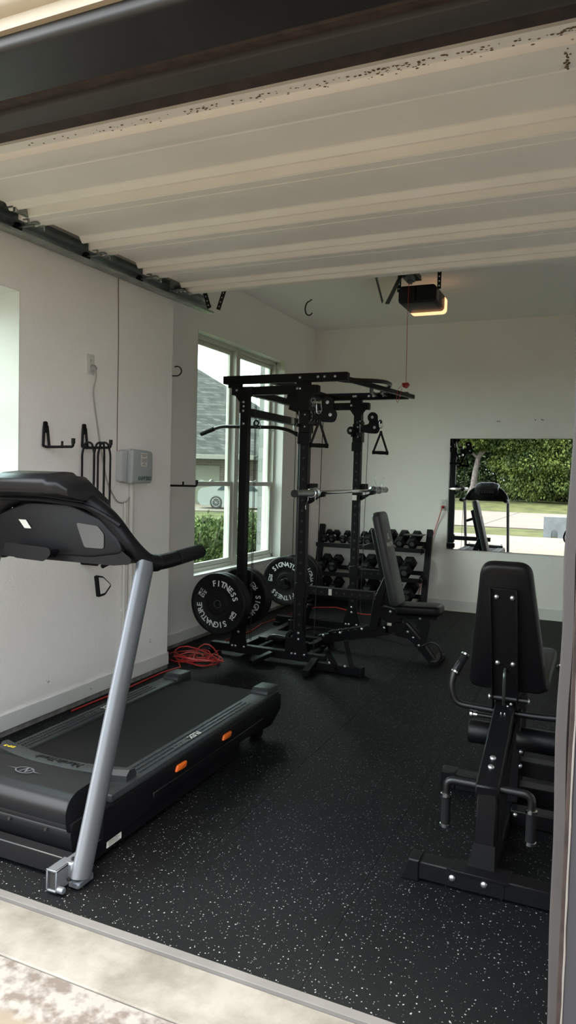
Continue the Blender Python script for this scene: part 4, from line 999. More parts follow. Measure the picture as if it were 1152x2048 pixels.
for y in (YA, YC):
    rbeam('top_beam', (-2.675, y, 2.100), (-1.68, y, 2.100))
    rbeam('upper_crossmember', (-2.60, y, 2.015), (-1.90, y, 2.015))
    rbeam('base_rail', (-2.74, y, .062), (-1.79, y, .062))
    for x in (-2.72, -1.81): q = MB(); q.bb(x-.035, x+.035, y-.05, y+.05, .0, .035, .004); q.build('rubber_foot', 'blkp', rk)
    for x in (XA, XBk):          # gusset plates top and bottom
        q = MB()
        ys_ = y-PW/2-.005
        q.prism([(-.075, 0), (.075, 0), (.075, .05), (.034, .20), (-.034, .20), (-.075, .05)], XZm(ys_, x, .06), .005); q.build('gusset_plate', 'blk', rk); q = MB(); q.prism([(-.034, -.13), (.034, -.13), (.034, -.05), (.075, .004), (.075, .065), (-.075, .065), (-.075, .004), (-.034, -.05)], XZm(ys_, x, 1.98), .005)
        q.build('gusset_plate', 'blk', rk)
        for (dx, z) in ((0, .24), (0, .195), (-.05, .085), (.05, .085), (-.022, .085), (0, 1.93), (0, 1.865), (-.06, 2.02)):
            if (x == XA and (dx, z) in ((0, 1.93), (0, 1.865))) or (y == YC and x == XBk): continue
            bolt(rk, (x+dx, ys_, z), (0, -1, 0))
    for x in (-2.58, -2.02):
        q = MB(); q.bb(x-.05, x+.05, y-.026, y+.026, 2.040, 2.075, .002); q.build('beam_spacer', 'blk', rk)
    for x in (-2.04, -1.90, -1.85, -1.77): bolt(rk, (x, y-.030, 2.10), (0, -1, 0))
bolt(rk, (-2.035, YA-.030, 2.02), (0, -1, 0), .012)
for z in (1.77, 1.90): bolt(rk, (XBk, YA-PW/2, z), (0, -1, 0))
rbeam('rear_crossmember', (XBk, YA, 1.80+.06), (XBk, YC, 1.80+.06))
rbeam('side_base_rail', (XBk, YA, .062), (XBk, YC, .062)); rbeam('top_tie', (-2.30, YA, 2.10), (-2.30, YC, 2.10), .05, .05)
rbeam('top_tie', (XBk, YA, 2.015), (XBk, YC, 2.015), .05, .05)
q = MB(); q.bb(XBk+.031, XBk+.033, 5.60, 5.66, 1.835, 1.885, 0); q.build('maker_label', 'label', rk)
q = MB(); q.bb(XA-.028, XA+.012, YC-PW/2-.0015, YC-PW/2, 1.19, 1.235, 0); q.build('maker_label', 'label', ups['C'])
# J hooks on which carabiners hang
for y in (5.05, 5.30, 5.52, 5.72):
    q = MB(); q.tube([(XBk, y, 1.83), (XBk, y, 1.80), (XBk+.012, y, 1.77), (XBk, y, 1.745), (XBk-.012, y, 1.76)], .0035, 6, .012); q.build('cable_hook', 'bolt', rk)
# pull-up frame: side bars run out and in, each with a curved handle
for k_, (xa, xb, bow) in enumerate(((-1.74, -1.70, .20), (-1.82, -1.80, .12))):
    q = MB(); z = 2.105
    q.tube([(xa, YA+.02, z), (xa, YA+.22, z), (xa+bow, YA+.40, z+.01), (xa+bow, YA+.62, z+.012), (xa, YC-.22, z), (xa, YC-.02, z)], .016, 12, .10); q.build('pull_up_handle', 'blks', rk)
rbeam('pull_up_crossbar', (-1.70, YA+.02, 2.085), (-1.51, YC-.02, 2.085), .03, .035)
rbeam('beam_extension', (-1.70, YC, 2.100), (-1.56, YC, 2.100))
for x in (-2.02, -1.86, -1.62): bolt(rk, (x, YC-.030, 2.10), (0, -1, 0))
# trolley guide plate behind the front upright
q = MB(); q.prism([(-2.17, 1.99), (-2.02, 1.99), (-2.02, 1.80), (-2.06, 1.80), (-2.10, 1.86), (-2.16, 1.88), (-2.15, 1.92), (-2.18, 1.95)], XZm(YA+.05), .006); q.build('pulley_plate', 'blk', rk)
# pulleys
def pulley(par, c, ax, r_=.047):
    q = MB(); q.lathe([(.012, -.012), (r_*.80, -.012), (r_, -.009), (r_*.86, 0), (r_, .009), (r_*.8, .012), (.012, .012)], c, ax, 26); p_ = q.build('pulley_wheel', 'blkp', par)
    q = MB(); q.lathe([(.013, -.016), (.013, .016), (.008, .019), (.001, .020)], c, ax, 12); 
    q.lathe([(.013, -.014), (.012, -.018), (.001, -.020)], c, ax, 12); q.build('axle_bolt', 'bolt', p_)
for nm, (x, y, dx) in dict(A=(-1.79, YA-.06, .0), C=(-1.835, YC-.06, .0)).items():
    ar = MB(); z0 = 1.825
    for off in (-.016, .012):
        ar.prism(round_poly([(x-.052, z0-.05), (x+.035, z0-.052), (x+.052, z0), (x+.030, z0+.05), (x+.022, z0+.115), (x-.03, z0+.135), (x-.055, z0+.095), (x-.035, z0+.03), (x-.10, z0+.02), (x-.13, z0-.03)], .03, 4), XZm(y+off), .004)
    arm = ar.build('swivel_arm', 'blk', rk)
    for (px, pz) in ((x-.015, z0+.088), (x+.008, z0)): pulley(arm, (px, y-.001, pz), (0, 1, 0), .044)
    q = MB(); q.cyl((x-.115, y+.005, z0-.075), (x-.115, y+.005, z0+.06), .018, 14); q.bb(x-.15, x-.10, y-.03, y+.05, z0-.07, z0-.045, .003); q.bb(x-.15, x-.10, y-.03, y+.05, z0+.03, z0+.05, .003); q.build('swivel_bracket', 'blks', arm)
    q = MB(); q.ball((x+.055, y, z0+.05), .018, 14); q.build('cable_stop', 'blkp', arm)
    # carriage on upright
    q = MB(); ux, uy = (XA, YA) if nm == 'A' else (XA, YC)
    q.bb(ux-.042, ux+.042, uy-.042, uy+.042, 1.70, 1.86, .004); q.bb(ux-.045, ux+.045, uy-.047, uy-.040, 1.62, 1.70, .003); cg = q.build('pulley_carriage', 'blk', rk)
    if nm == 'C': pulley(cg, (ux-.055, uy-.045, 1.80), (0, 1, 0), .036)
    for z in (1.745, 1.83): bolt(cg, (ux+.01, uy-.046, z), (0, -1, 0), .008)
    q = MB(); q.cyl((ux-.035, uy-.045, 1.755), (ux-.035, uy-.075, 1.755), .013, 12, ch=.003); q.build('pull_knob', 'blkp', cg)
    q = MB(); q.cyl((x-.05, y, z0-.04), (x-.075, y, .10), .0028, 6); q.build('cable', 'cable', rk)
for (x, y) in ((XA-.075, YA-.01), (XBk+.05, YA+.06), (XBk+.06, YA+.06)):
    q = MB(); q.cyl((x, y, .12), (x, y, 1.98), .0026, 6); q.build('cable', 'cable', rk)
q = MB(); q.cyl((XA-.048, YA+.0, .12), (XA-.048, YA+.0, 1.86), .0105, 12); q.build('guide_rod', 'blks', rk)
# chain and carabiner beside the front upright
q = MB()
for i in range(5):
    z = 1.93-i*.037; ax = (1, 0, 0) if i % 2 else (0, 1, 0)
    q.torus((XA+.068, YA-.04, z), ax, .0165, .004, 14, 6)
q.build('chain', 'galv', rk)
q = MB(); q.tube([(-1.875, YA-.075, 1.915), (-1.855, YA-.075, 1.925), (-1.845, YA-.075, 1.86), (-1.86, YA-.075, 1.83), (-1.885, YA-.075, 1.84), (-1.888, YA-.075, 1.90)], .0045, 8, .012, closed=False); q.build('carabiner', 'chrome', rk)
q = MB(); q.tube([(-1.775, YC-.075, 1.885), (-1.76, YC-.075, 1.88), (-1.757, YC-.075, 1.83), (-1.77, YC-.075, 1.815), (-1.782, YC-.075, 1.83), (-1.781, YC-.075, 1.875)], .0035, 8, .01); q.build('carabiner', 'chrome', rk)
# J-cups, safety arms
for (y, nm) in ((YA, 'A'), (YC, 'C')):
    q = MB(); z = 1.232
    q.bb(XA+.034, XA+.044, y-.04, y+.04, z-.04, z+.10, .003); q.prism(round_poly([(.04, -.045), (.115, .005), (.155, .012), (.170, .045), (.150, .05), (.120, .018), (.04, .0)], .008, 3), XZm(y-.03, XA, z), .06, .004, 2)
    q.bb(XA+.045, XA+.10, y-.02, y+.02, z+.05, z+.105, .004); q.build('bar_cup', 'blk', rk)
    q = MB(); z = .560 if nm == 'A' else .555; x1 = -1.44 if nm == 'A' else -1.72
    q.bb(XA+.03, x1, y-.03, y+.03, z-.028, z+.03, .003)
    q.mi = 1
    for i in range(8 if nm == 'A' else 3): q.cyl((XA+.11+i*.058, y-.0306, z), (XA+.11+i*.058, y-.029, z), .0085, 10)
    sa = q.build('safety_arm', ['blk', 'slot'], rk)
    q = MB(); q.bb(XA-.038, XA+.045, y-.038, y+.038, z-.06, z+.05, .003); q.build('arm_bracket', 'blk', sa)
    if nm == 'A':
        q = MB(); q.bb(-1.772, -1.748, y-.0316, y-.030, z-.02, z+.025, 0); q.build('sticker', 'label', sa)
# storage pegs
for (y, s_, ln) in ((YA, -1, .24), (YA, 1, .24), (YC, -1, .22), (YC, 1, .24)):
    q = MB(); x = -2.545 if y == YA else -2.60
    q.cyl((x, y+s_*.02, .437), (x, y+s_*ln*.92, .437), .0235, 18, ch=.003); q.bb(x-.03, XBk+.03, y+s_*.028-.006, y+s_*.028+.006, .37, .50, .003); q.build('storage_peg', 'blks', rk)
# low pulley lever and foot plates
q = MB(); q.tube([(-2.36, 5.02, .10), (-2.28, 4.93, .16), (-2.10, 4.93, .15), (-2.02, 4.90, .15)], .016, 10, .05); q.build('low_handle', 'dark_trim', rk)
q = MB(); q.bb(-2.44, -2.24, 5.02, 5.30, .10, .118, .003); q.bb(-2.30, -2.24, 5.28, 5.29, .10, .22, .002); q.bb(-2.46, -2.42, 5.3, 5.5, .03, .11, .003); q.build('low_pulley_plate', 'blks', rk)
q = MB(); q.beam((-2.40, 5.85, .05), (-2.24, 5.60, .30), .045, .02); q.beam((-2.44, 5.10, .09), (-2.30, 5.78, .06), .06, .012); q.build('low_row_strut', 'blks', rk)
rbeam('low_row_rail', (XBk+.03, 5.40, .05), (-1.95, 5.40, .05), .06, .05)
q = MB(); q.tube([(-2.06, YA-.02, .10), (-2.10, YA-.01, .20), (-2.06, YA, .24)], .018, 10, .05); q.bb(-2.10, -2.04, YA-.04, YA+.05, .09, .20, .004); q.build('low_carriage', 'blk', rk)
q = MB(); q.beam((-1.86, YA-.03, .055), (-1.82, 4.50, .03), .05, .045); q.build('front_outrigger', 'blk', rk)
q = MB(); q.beam((-2.30, 4.62, .02), (-2.20, 4.76, .07), .05, .03); q.build('front_outrigger', 'blk', rk)
fp = MB(); fp.beam((-1.82, 4.74, .035), (-1.48, 4.72, .035), .07, .055); fb = fp.build('footplate_base', 'blk', rk)
q = MB(); q.bb(-1.50, -1.475, 4.68, 4.76, .0, .066, .004); q.build('end_cap', 'blkp', fb)
for (b0, t0) in (((-1.66, 4.705, .03), (-1.735, 4.66, .175)), ((-1.56, 4.735, .04), (-1.64, 4.80, .215))):
    q = MB(); a, b = V(b0), V(t0); q.beam(a, b, .075, .008, (1, 0, .4), .002); q.cyl(b+V((-.0, -.035, 0)), b+V((0, .035, 0)), .006, 8); q.build('foot_plate', 'blk', rk)
for p_ in ((-1.715, 4.69, .075), (-1.60, 4.69, .065)): bolt(rk, p_, (0, -.4, 1), .010)

# handles hanging from the swivel arms
def d_handle(cx, y, zt_, ang, label, w_=.062):
    t = thing('cable_handle', label, 'cable handle', (cx, y, zt_), group=None)
    ca, sa_ = math.cos(ang), math.sin(ang); H = .185
    a = V((cx-w_*ca, y-w_*sa_, zt_-H)); b = V((cx+w_*ca, y+w_*sa_, zt_-H-.004))
    for e in (a, b):
        q = MB(); q.tube([(cx, y, zt_), (cx+(e.x-cx)*.1, y+(e.y-y)*.1, zt_-.03), e], (lambda u: (.0018, .0095)), 8, .01, flat=(0, 1, 0)); q.build('strap', 'blkp', t)
    q = MB(); d = (b-a).normalized(); q.lathe([(.010, -.008), (.0165, -.006), (.0165, .006), (.014, .02), (.0155, w_), (.014, 2*w_-.02), (.0165, 2*w_-.006), (.0165, 2*w_+.006), (.010, 2*w_+.008)], a, d, 16); q.build('grip', 'foam', t)
d_handle(-1.858, YA-.085, 1.795, .1, 'black triangle cable handle hanging at the front upright, nearer the camera')
d_handle(-1.765, YC-.085, 1.795, .15, 'black triangle cable handle hanging at the far upright by the back wall')
# lat bar
t = thing('lat_bar', 'long black lat pulldown bar with angled ends hung across the window side', 'lat bar', (-2.55, 5.25, 1.78))
q = MB(); q.tube([(-3.02, 5.25, 1.765), (-2.94, 5.25, 1.786), (-2.43, 5.25, 1.776), (-2.33, 5.25, 1.755), (-2.26, 5.25, 1.725)], .0145, 12, .04); bar = q.build('bar', 'blks', t)
for (a, b) in (((-3.14, 5.25, 1.722), (-3.01, 5.25, 1.768)), ((-2.27, 5.25, 1.730), (-2.15, 5.25, 1.675))):
    q = MB(); q.cyl(a, b, .0185, 14, ch=.003); q.build('grip', 'foam', t)
q = MB(); q.torus((-2.62, 5.25, 1.812), (0, 1, 0), .021, .008, 20, 8); q.build('eyelet', 'blks', bar)
q = MB(); q.tube([(-2.62, 5.25, 1.825), (-2.607, 5.252, 1.835), (-2.56, 5.253, 1.84), (XBk-.02, 5.255, 1.83)], .0035, 8, .01); q.build('snap_hook', 'chrome', t)

# ------------------------------------------------------------------ barbell
t = thing('barbell', 'steel olympic barbell resting on the rack at chest height', 'barbell', (-1.875, 5.42, 1.282))
def bp(y): return V((-1.875, y, 1.27+(y-4.35)*.0055))
q = MB(); q.lathe([(.0125, 0), (.014, .002), (.014, 1.388), (.0125, 1.39)], bp(4.72), bp(6.1)-bp(4.72), 16); q.build('shaft', 'chrome', t)
for (y0, y1, y2) in ((4.35, 4.72, 4.76), (6.52, 6.14, 6.10)):
    q = MB(); A = bp(y0); d = (bp(y1)-A); L_ = d.length
    q.lathe([(.018, 0), (.0245, .004), (.025, L_), (.030, L_+.002), (.038, L_+.006), (.038, L_+.030), (.026, L_+.040), (.017, L_+.055)], A, d, 22); sl = q.build('sleeve', 'galv', t)
    q = MB(); q.lathe([(.011, -.003), (.011, .001)], A, d, 12); q.lathe([(.0255, -.001), (.0265, .003), (.0255, .01)], A, d, 20); q.build('end_cap', 'blks', sl)
for (y, s_, lb, up_) in ((4.66, 1, 'steel spring collar on the near end of the barbell, legs hanging down', -1), (6.30, 1, 'steel spring collar on the far end of the barbell, legs pointing up', 1)):
    t = thing('spring_collar', lb, 'spring collar', tuple(bp(y)))
    q = MB(); c = bp(y); pts = []
    for i in range(37):
        a = 2*PI*i/14+.6; pts.append(c+V((.0305*math.cos(a), -.012+.0008*i, .0305*math.sin(a))))
    q.tube(pts, .0035, 6); q.build('coil', 'chrome', t)
    for s2 in (-1, 1):
        q = MB(); e = up_
        q.tube([c+V((.028*s2, .008*s2, .010*e)), c+V((.02*s2, .010*s2, .045*e)), c+V((.042*s2, .012*s2, .095*e)), c+V((.036*s2, .012*s2, .118*e))], .0033, 6, .02); q.build('leg', 'chrome', t)

# ------------------------------------------------------------------ bumper plates
def ring_text(q, s_, c_deg, rad, size, F_, step):
    n = len(s_)
    for i, ch in enumerate(s_):
        a = R(c_deg-(i-(n-1)/2)*step)
        q.M = F_ @ T(rad*math.cos(a), rad*math.sin(a), 0) @ Matrix.Rotation(a-PI/2, 4, 'Z'); q.text(ch, T(0, 0, 0), size, .0005)
    q.M = None
def plate_proto(lbs, kgs, th):
    """plate centred on its axis, face towards -y"""
    t = thing('bumper_plate', 'x', 'weight plate')
    q = MB(); r_ = .225; h = th/2
    q.lathe([(.0265, -h+.006), (.045, -h+.004), (.047, -h), (.072, -h), (.076, -h+.004), (.105, -h+.006), (.112, -h+.003), (.185, -h+.003), (.190, -h), (.217, -h), (r_, -h+.007), (r_, h-.007), (.217, h), (.190, h), (.185, h-.003), (.112, h-.003), (.105, h-.006), (.076, h-.004), (.072, h), (.047, h), (.045, h-.004), (.0265, h-.006)], (0, 0, 0), (0, 1, 0), 64, cap=False, close=True)
    d = q.build('disc', 'plate', t)
    q = MB(); q.lathe([(.0245, -h+.003), (.0295, -h+.003), (.0295, h-.003), (.0245, h-.003)], (0, 0, 0), (0, 1, 0), 32, cap=False, close=True); q.build('steel_hub', 'dgalv', d)
    F_ = frame((0, -h+.0025, 0), (1, 0, 0), (0, 0, 1))
    q = MB(); ring_text(q, 'SIGNATURE', 90, .150, .060, F_, 13.6); ring_text(q, 'FITNESS', -90, .150, .060, F_, 13.8)
    for (a, l1, l2) in ((180, lbs, 'LB'), (0, kgs, 'KG')):
        for (s_, da) in ((l1, -6.2), (l2, 6.2)):
            b_ = R(a+da); q.M = F_ @ T(.149*math.cos(b_), .149*math.sin(b_), 0) @ Matrix.Rotation(R(a-90)+0, 4, 'Z') @ Matrix.Rotation(-PI/2, 4, 'Z')
            q.text(s_, T(0, 0, 0), .040 if len(s_) < 4 else .028, .0005)
    q.M = None; q.build('lettering', 'white', d, smooth=0)
    return t
p25, p35 = plate_proto('25', '11.34', .052), plate_proto('35', '15.88', .062)
def put(src, first, loc, rot, label, group):
    o = src if first else copy_tree(src)
    o.location = loc; o.rotation_euler = (0, R(rot), 0); o['label'] = label; o['group'] = group; return o
GP = 'black bumper plates stored on the rack pegs'
x1, x2, zp = -2.545, -2.60, .437
# rotation about y: positive turns +x towards -z
put(p25, 1, (x1, 4.563, zp), -150, 'frontmost bumper plate facing the camera, white FITNESS at its top right', GP)
put(p25, 0, (x1, 4.620, zp), -20, 'second bumper plate, pressed behind the frontmost one on the near peg', GP)
put(p25, 0, (x1, 4.925, zp), 140, 'bumper plate just behind the near upright with SIGN showing', GP)
put(p25, 0, (x1, 4.982, zp), 10, 'bumper plate behind the near upright, its face covered by the plate before it', GP)
put(p35, 1, (x2, 5.905, zp), 7, 'bumper plate below the windows with SIGNATURE across its top', GP)
put(p35, 0, (x2, 6.150, zp), 95, 'bumper plate just beyond the front upright, half hidden by it', GP)
put(p35, 0, (x2, 6.216, zp), 40, 'farthest bumper plate, nearest the dumbbell rack', GP)

# ------------------------------------------------------------------ adjustable bench
BY = 5.35
bn = thing('weight_bench', 'black adjustable weight bench with raised grey-black backrest beside the power rack', 'weight bench', (-1.5, BY, 0))
def pad(name, mat_, P0, P1, w0, w1, th, side, par, r_=.05, bev=.02, pw=0):
    """upholstered pad from P0 to P1 (centre line of its face), widths w0 / w1, thickness th away from 'side'"""
    P0, P1 = V(P0), V(P1); X = (P1-P0).normalized(); L_ = (P1-P0).length; Z = V(side).normalized(); Y = Z.cross(X)
    F_ = Matrix(((X.x, Y.x, Z.x, P0.x-Z.x*th), (X.y, Y.y, Z.y, P0.y-Z.y*th), (X.z, Y.z, Z.z, P0.z-Z.z*th), (0, 0, 0, 1)))
    q = MB(); q.prism(round_poly([(0, -w0/2), (L_, -w1/2), (L_, w1/2), (0, w0/2)], r_, 6), F_, th, bev, 4)
    return q.build(name, mat_, par)
bb0, bb1 = V((-1.375, BY, .415)), V((-1.555, BY, 1.135)); bd = (bb1-bb0).normalized(); bnrm = V((bd.z, 0, -bd.x))
bk = pad('backrest', 'vin2', bb0, bb1, .25, .25, .065, bnrm, bn, .055, .022)
q = MB(); q.M = frame(bb0+bd*.545+bnrm*.0008, (0, -1, 0), bd) if False else frame(bb0+bd*.50+bnrm*.0008, (0, 1, 0), bd)
q.text('MAJOR', T(0, -.02, 0), .050, .0004); q.add([(-.018, .02, 0), (-.006, .02, 0), (0, .034, 0), (.006, .02, 0), (.018, .02, 0), (.010, .05, 0), (.0, .040, 0), (-.010, .05, 0)], [(0, 1, 2, 7), (2, 6, 7), (2, 3, 4, 5), (2, 5, 6)])
q.torus((0, .058, 0), (0, 0, 1), .008, .0022, 14, 5); q.build('backrest_print', 'label', bk, smooth=0)
q = MB(); off = bnrm*-.070
q.prism(round_poly([(0, -.035), (.60, -.035), (.60, .035), (0, .035)], .01, 2), Matrix(((bd.x, 0, bnrm.x, (bb0+bd*.03+off-bnrm*.012).x), (bd.y, 1, bnrm.y, BY), (bd.z, 0, bnrm.z, (bb0+bd*.03+off-bnrm*.012).z), (0, 0, 0, 1))), .016, .002, 1)
q.beam(bb0+bd*.02+off-bnrm*.03, bb0+bd*.62+off-bnrm*.03, .06, .035); q.build('backrest_frame', 'blk', bn)
st = pad('seat', 'vin', (-1.405, BY, .432), (-1.07, BY, .445), .26, .24, .075, (-.045, 0, 1), bn, .05, .024)
q = MB(); q.beam((-1.42, BY, .335), (-1.10, BY, .352), .07, .03); q.build('seat_frame', 'blk', bn)
q = MB(); q.beam((-1.47, BY, .22), (-2.02, BY, .085), .065, .075); q.beam((-1.50, BY, .225), (-1.36, BY, .255), .065, .07); mb_ = q.build('main_beam', 'blk', bn)
q = MB()
q.prism(round_poly([(-1.42, .265), (-1.34, .285), (-1.25, .20), (-1.085, .0), (-1.135, .0), (-1.30, .17), (-1.42, .20)], .02, 3), XZm(BY-.036), .072, .004, 1); q.build('front_leg', 'blk', bn)
q = MB(); q.prism(round_poly([(-1.62, .16), (-1.34, .115), (-1.18, .115), (-1.20, .16), (-1.40, .18), (-1.60, .23)], .02, 3), XZm(BY-.025), .05, .004, 1); q.build('lower_brace', 'dark_trim', bn)
q = MB(); q.beam((-1.10, BY-.11, .018), (-1.10, BY+.20, .018), .05, .036); q.build('front_foot', 'blk', bn)
q = MB(); q.beam((-2.04, BY-.20, .055), (-2.04, BY+.20, .055), .05, .05); q.build('rear_foot', 'blk', bn)
for s_ in (-1, 1):
    q = MB(); q.cyl((-2.09, BY+s_*.17-.02, .042), (-2.09, BY+s_*.17+.02, .042), .041, 20, ch=.006); q.build('wheel', 'blkp', bn)
q = MB(); q.prism(round_poly([(-1.63, .20), (-1.56, .20), (-1.53, .42), (-1.475, .62), (-1.515, .64), (-1.60, .44)], .02, 3), XZm(BY-.04), .08, .004, 1); q.build('backrest_support', 'blk', bn)
q = MB(); q.prism(round_poly([(-1.55, .40), (-1.40, .38), (-1.38, .30), (-1.47, .28), (-1.56, .33)], .02, 3), XZm(BY-.045), .09, .004, 1); q.build('hinge_block', 'blk', bn)
q = MB(); q.prism(round_poly([(-1.245, .345), (-1.165, .345), (-1.150, .29), (-1.175, .16), (-1.215, .115), (-1.235, .13), (-1.205, .20), (-1.235, .215), (-1.215, .24), (-1.25, .26)], .008, 2), XZm(BY-.042), .010, .002, 1); q.build('seat_ladder', 'blk', bn)
q = MB()
for i in range(6): q.prism(round_poly([(-1.66-i*.058, .19-i*.0145), (-1.625-i*.058, .195-i*.0145), (-1.640-i*.058, .235-i*.0145), (-1.675-i*.058, .228-i*.0145)], .005, 2), XZm(BY-.040), .080, .002, 1)
q.build('backrest_ladder', 'blk', bn)
q = MB(); q.tube([(-1.20, BY-.06, .13), (-1.13, BY-.06, .175), (-1.08, BY-.06, .16), (-1.045, BY-.06, .09), (-1.06, BY-.06, .04), (-1.10, BY-.06, .03)], .009, 8, .03); q.build('carry_handle', 'blks', bn)
q = MB(); q.cyl((-1.33, BY-.04, .265), (-1.33, BY-.10, .275), .014, 12, ch=.003); q.build('adjust_knob', 'foam', bn)
q = MB(); q.beam((-1.695, BY, .845), (-1.56, BY, .895), .04, .035); q.build('support_stub', 'blk', bn)
q = MB(); q.bb(-1.475, -1.44, BY-.06, BY-.05, .26, .28, .001); q.build('label', 'label', bn)
for (x, z) in ((-1.455, .365), (-1.225, .335), (-1.315, .225), (-1.272, .185), (-1.226, .13), (-1.50, .235), (-1.68, .205), (-1.86, .155), (-2.0, .12)): bolt(bn, (x, BY-.043, z), (0, -1, 0), .011)

# ------------------------------------------------------------------ dumbbells
dr = thing('dumbbell_rack', 'black three-tier dumbbell rack against the back wall', 'dumbbell rack', (-2.25, 7.4, 0))
tiers = [(7.39, .690), (7.33, .385), (7.27, .145)]      # y and z at the middle of each shelf
sl_ = .32                                             # shelf slope, back edge higher
for s_, x in ((-1, -2.87), (1, -1.655)):
    q = MB(); q.beam((x, 7.28, .03), (x, 7.50, .86), .06, .055, (0, 1, 0)); q.build('side_post', 'blk', dr)
    q = MB(); q.beam((x, 7.12, .02), (x, 7.60, .02), .055, .04); q.build('foot', 'blk', dr)
    for (y, z) in tiers:
        q = MB(); q.beam((x-s_*.035, y-.13, z-.13*sl_-.01), (x-s_*.035, y+.13, z+.13*sl_-.01), .006, .06); q.build('shelf_bracket', 'blk', dr); bolt(dr, (x-s_*.02, y-.10, z-.02), (0, -1, 0), .008)
for (y, z) in tiers:
    for dy in (-.095, .085):
        q = MB(); q.beam((-2.86, y+dy, z+dy*sl_-.018), (-1.665, y+dy, z+dy*sl_-.018), .045, .028); q.beam((-2.86, y+dy-.022, z+dy*sl_+.0), (-1.665, y+dy-.022, z+dy*sl_+.0), .005, .03); q.build('shelf_rail', 'blk', dr)
def dumbbell_proto(r_, hl, sp):
    """hex dumbbell lying along y; r_ across-corner radius, hl head length, sp grip length"""
    t = thing('dumbbell', 'x', 'dumbbell')
    for s_ in (-1, 1):
        q = MB(); pr = [(r_*.62, 0), (r_, hl*.22), (r_, hl*.78), (r_*.62, hl)]
        A = V((0, 1, 0)); rings = []
        for rr, a in pr:
            rings.append([V((rr*math.sin(R(30)+2*PI*j/6), s_*(sp/2+a), rr*math.cos(R(30)+2*PI*j/6))) for j in range(6)])
        q.ring_loft(rings); h_ = q.build('hex_head', 'plate', t, smooth=0)
        q = MB(); q.lathe([(r_*.38, 0), (r_*.38, .0012)], (0, s_*(sp/2+hl), 0), (0, s_, 0), 18); q.build('end_badge', 'grayp', h_)
    q = MB(); q.lathe([(.012, -sp/2-.01), (.013, -sp/2+.02), (.0165, 0), (.013, sp/2-.02), (.012, sp/2+.01)], (0, 0, 0), (0, 1, 0), 14); q.build('handle', 'chrome', t)
    return t
protos = {k_: [dumbbell_proto(*a), True] for k_, a in dict(s=(.046, .052, .105), m=(.064, .078, .11), l=(.078, .092, .115)).items()}
GD = ('dumbbells on the top tier', 'dumbbells on the middle tier', 'dumbbells on the bottom tier')
names = (('first', 'second', 'third', 'fourth', 'fifth', 'sixth', 'seventh', 'eighth', 'ninth', 'last'),)
def db(kind, tier, x, label):
    src, first = protos[kind]; o = src if first else copy_tree(src); protos[kind][1] = False
    r_ = dict(s=.046, m=.064, l=.078)[kind]; y, z = tiers[tier]
    o.location = (x, y, z+r_*.87+.012); o.rotation_euler = (math.atan(sl_), 0, 0); o['label'] = label; o['group'] = GD[tier]
top = [-2.775, -2.690, -2.560, -2.470, -2.365, -2.270, -2.160, -2.060, -1.925, -1.790]
for i, x in enumerate(top):
    lb = ('small hex dumbbell at the left end of the top tier', 'small hex dumbbell second from the left on the top tier', 'small hex dumbbell third from the left on the top tier', 'hex dumbbell on the top tier behind the far rack upright',
          'hex dumbbell on the top tier just right of the far rack upright', 'hex dumbbell on the top tier just left of the bench backrest', 'hex dumbbell on the top tier hidden behind the bench backrest', 'hex dumbbell on the top tier peeking right of the bench backrest',
          'hex dumbbell second from the right on the top tier', 'hex dumbbell at the right end of the top tier')[i]
    db('s' if i < 5 else 'm', 0, x, lb) if i < 5 else db('m', 0, x, lb)
for i, x in enumerate([-2.775, -2.645, -2.40, -2.265, -1.985, -1.845]):
    db('m' if i < 2 else 'l', 1, x, ('hex dumbbell at the left end of the middle tier', 'hex dumbbell second from the left on the middle tier', 'hex dumbbell on the middle tier right of the far rack upright', 'hex dumbbell on the middle tier just left of the bench backrest', 'large hex dumbbell on the middle tier just right of the bench backrest', 'large hex dumbbell at the right end of the middle tier')[i])
for i, x in enumerate([-2.75, -2.61, -2.38, -2.22, -1.98, -1.80]):
    db('m' if i < 2 else 'l', 2, x, ('hex dumbbell at the left end of the bottom tier', 'hex dumbbell second from the left on the bottom tier', 'large hex dumbbell on the bottom tier behind the safety arm', 'large hex dumbbell on the bottom tier left of the bench support', 'large hex dumbbell on the bottom tier right of the bench backrest', 'large hex dumbbell at the right end of the bottom tier above the bench seat')[i])
q = MB(); q.prism(round_poly([(-.10, 0), (.10, 0), (.11, .012), (-.09, .012)], .004, 2), XZm(7.30, -1.80, .800), .17, .002, 1)
single(q, 'flat_pad', 'vin2', 'flat grey pad lying on the dumbbells at the right end of the top tier', 'pad', (-1.80, 7.38, .80))

# ------------------------------------------------------------------ leg machine at the right
MX = -.315
lm = thing('leg_machine', 'black leg extension machine with upright padded backrest beside the right jamb', 'leg machine', (MX, 2.8, 0))
q = MB(); q.beam((MX-.225, 2.42, .040), (.02, 2.42, .040), .07, .062, ch=.004); fb_ = q.build('front_base_bar', 'blk', lm)
q = MB(); q.prism([(-.045, 0), (.02, 0), (.02, .075), (-.018, .075)], XZm(2.38, MX-.228, .0), .078, .004, 1); q.build('end_cap', 'blkp', fb_)
for (x, z) in ((MX-.095, .042), (MX+.010, .046)): bolt(lm, (x, 2.385, z), (0, -1, 0), .0115)
q = MB(); q.bb(MX-.10, MX+.09, 2.375, 2.46, .066, .074, .001); q.bb(MX-.115, MX+.075, 2.383, 2.386, .012, .073, .001); q.build('mount_plate', 'blk', lm)
q = MB(); q.bb(MX-.032, MX+.032, 2.44, 2.515, .06, .33, .004); 
q.ring_loft([[V((MX-.055, 2.425, .07)), V((MX+.036, 2.425, .07)), V((MX+.036, 2.54, .07)), V((MX-.055, 2.54, .07))], [V((MX-.036, 2.436, .155)), V((MX+.034, 2.436, .155)), V((MX+.034, 2.52, .155)), V((MX-.036, 2.52, .155))]])
q.build('front_post', 'blk', lm)
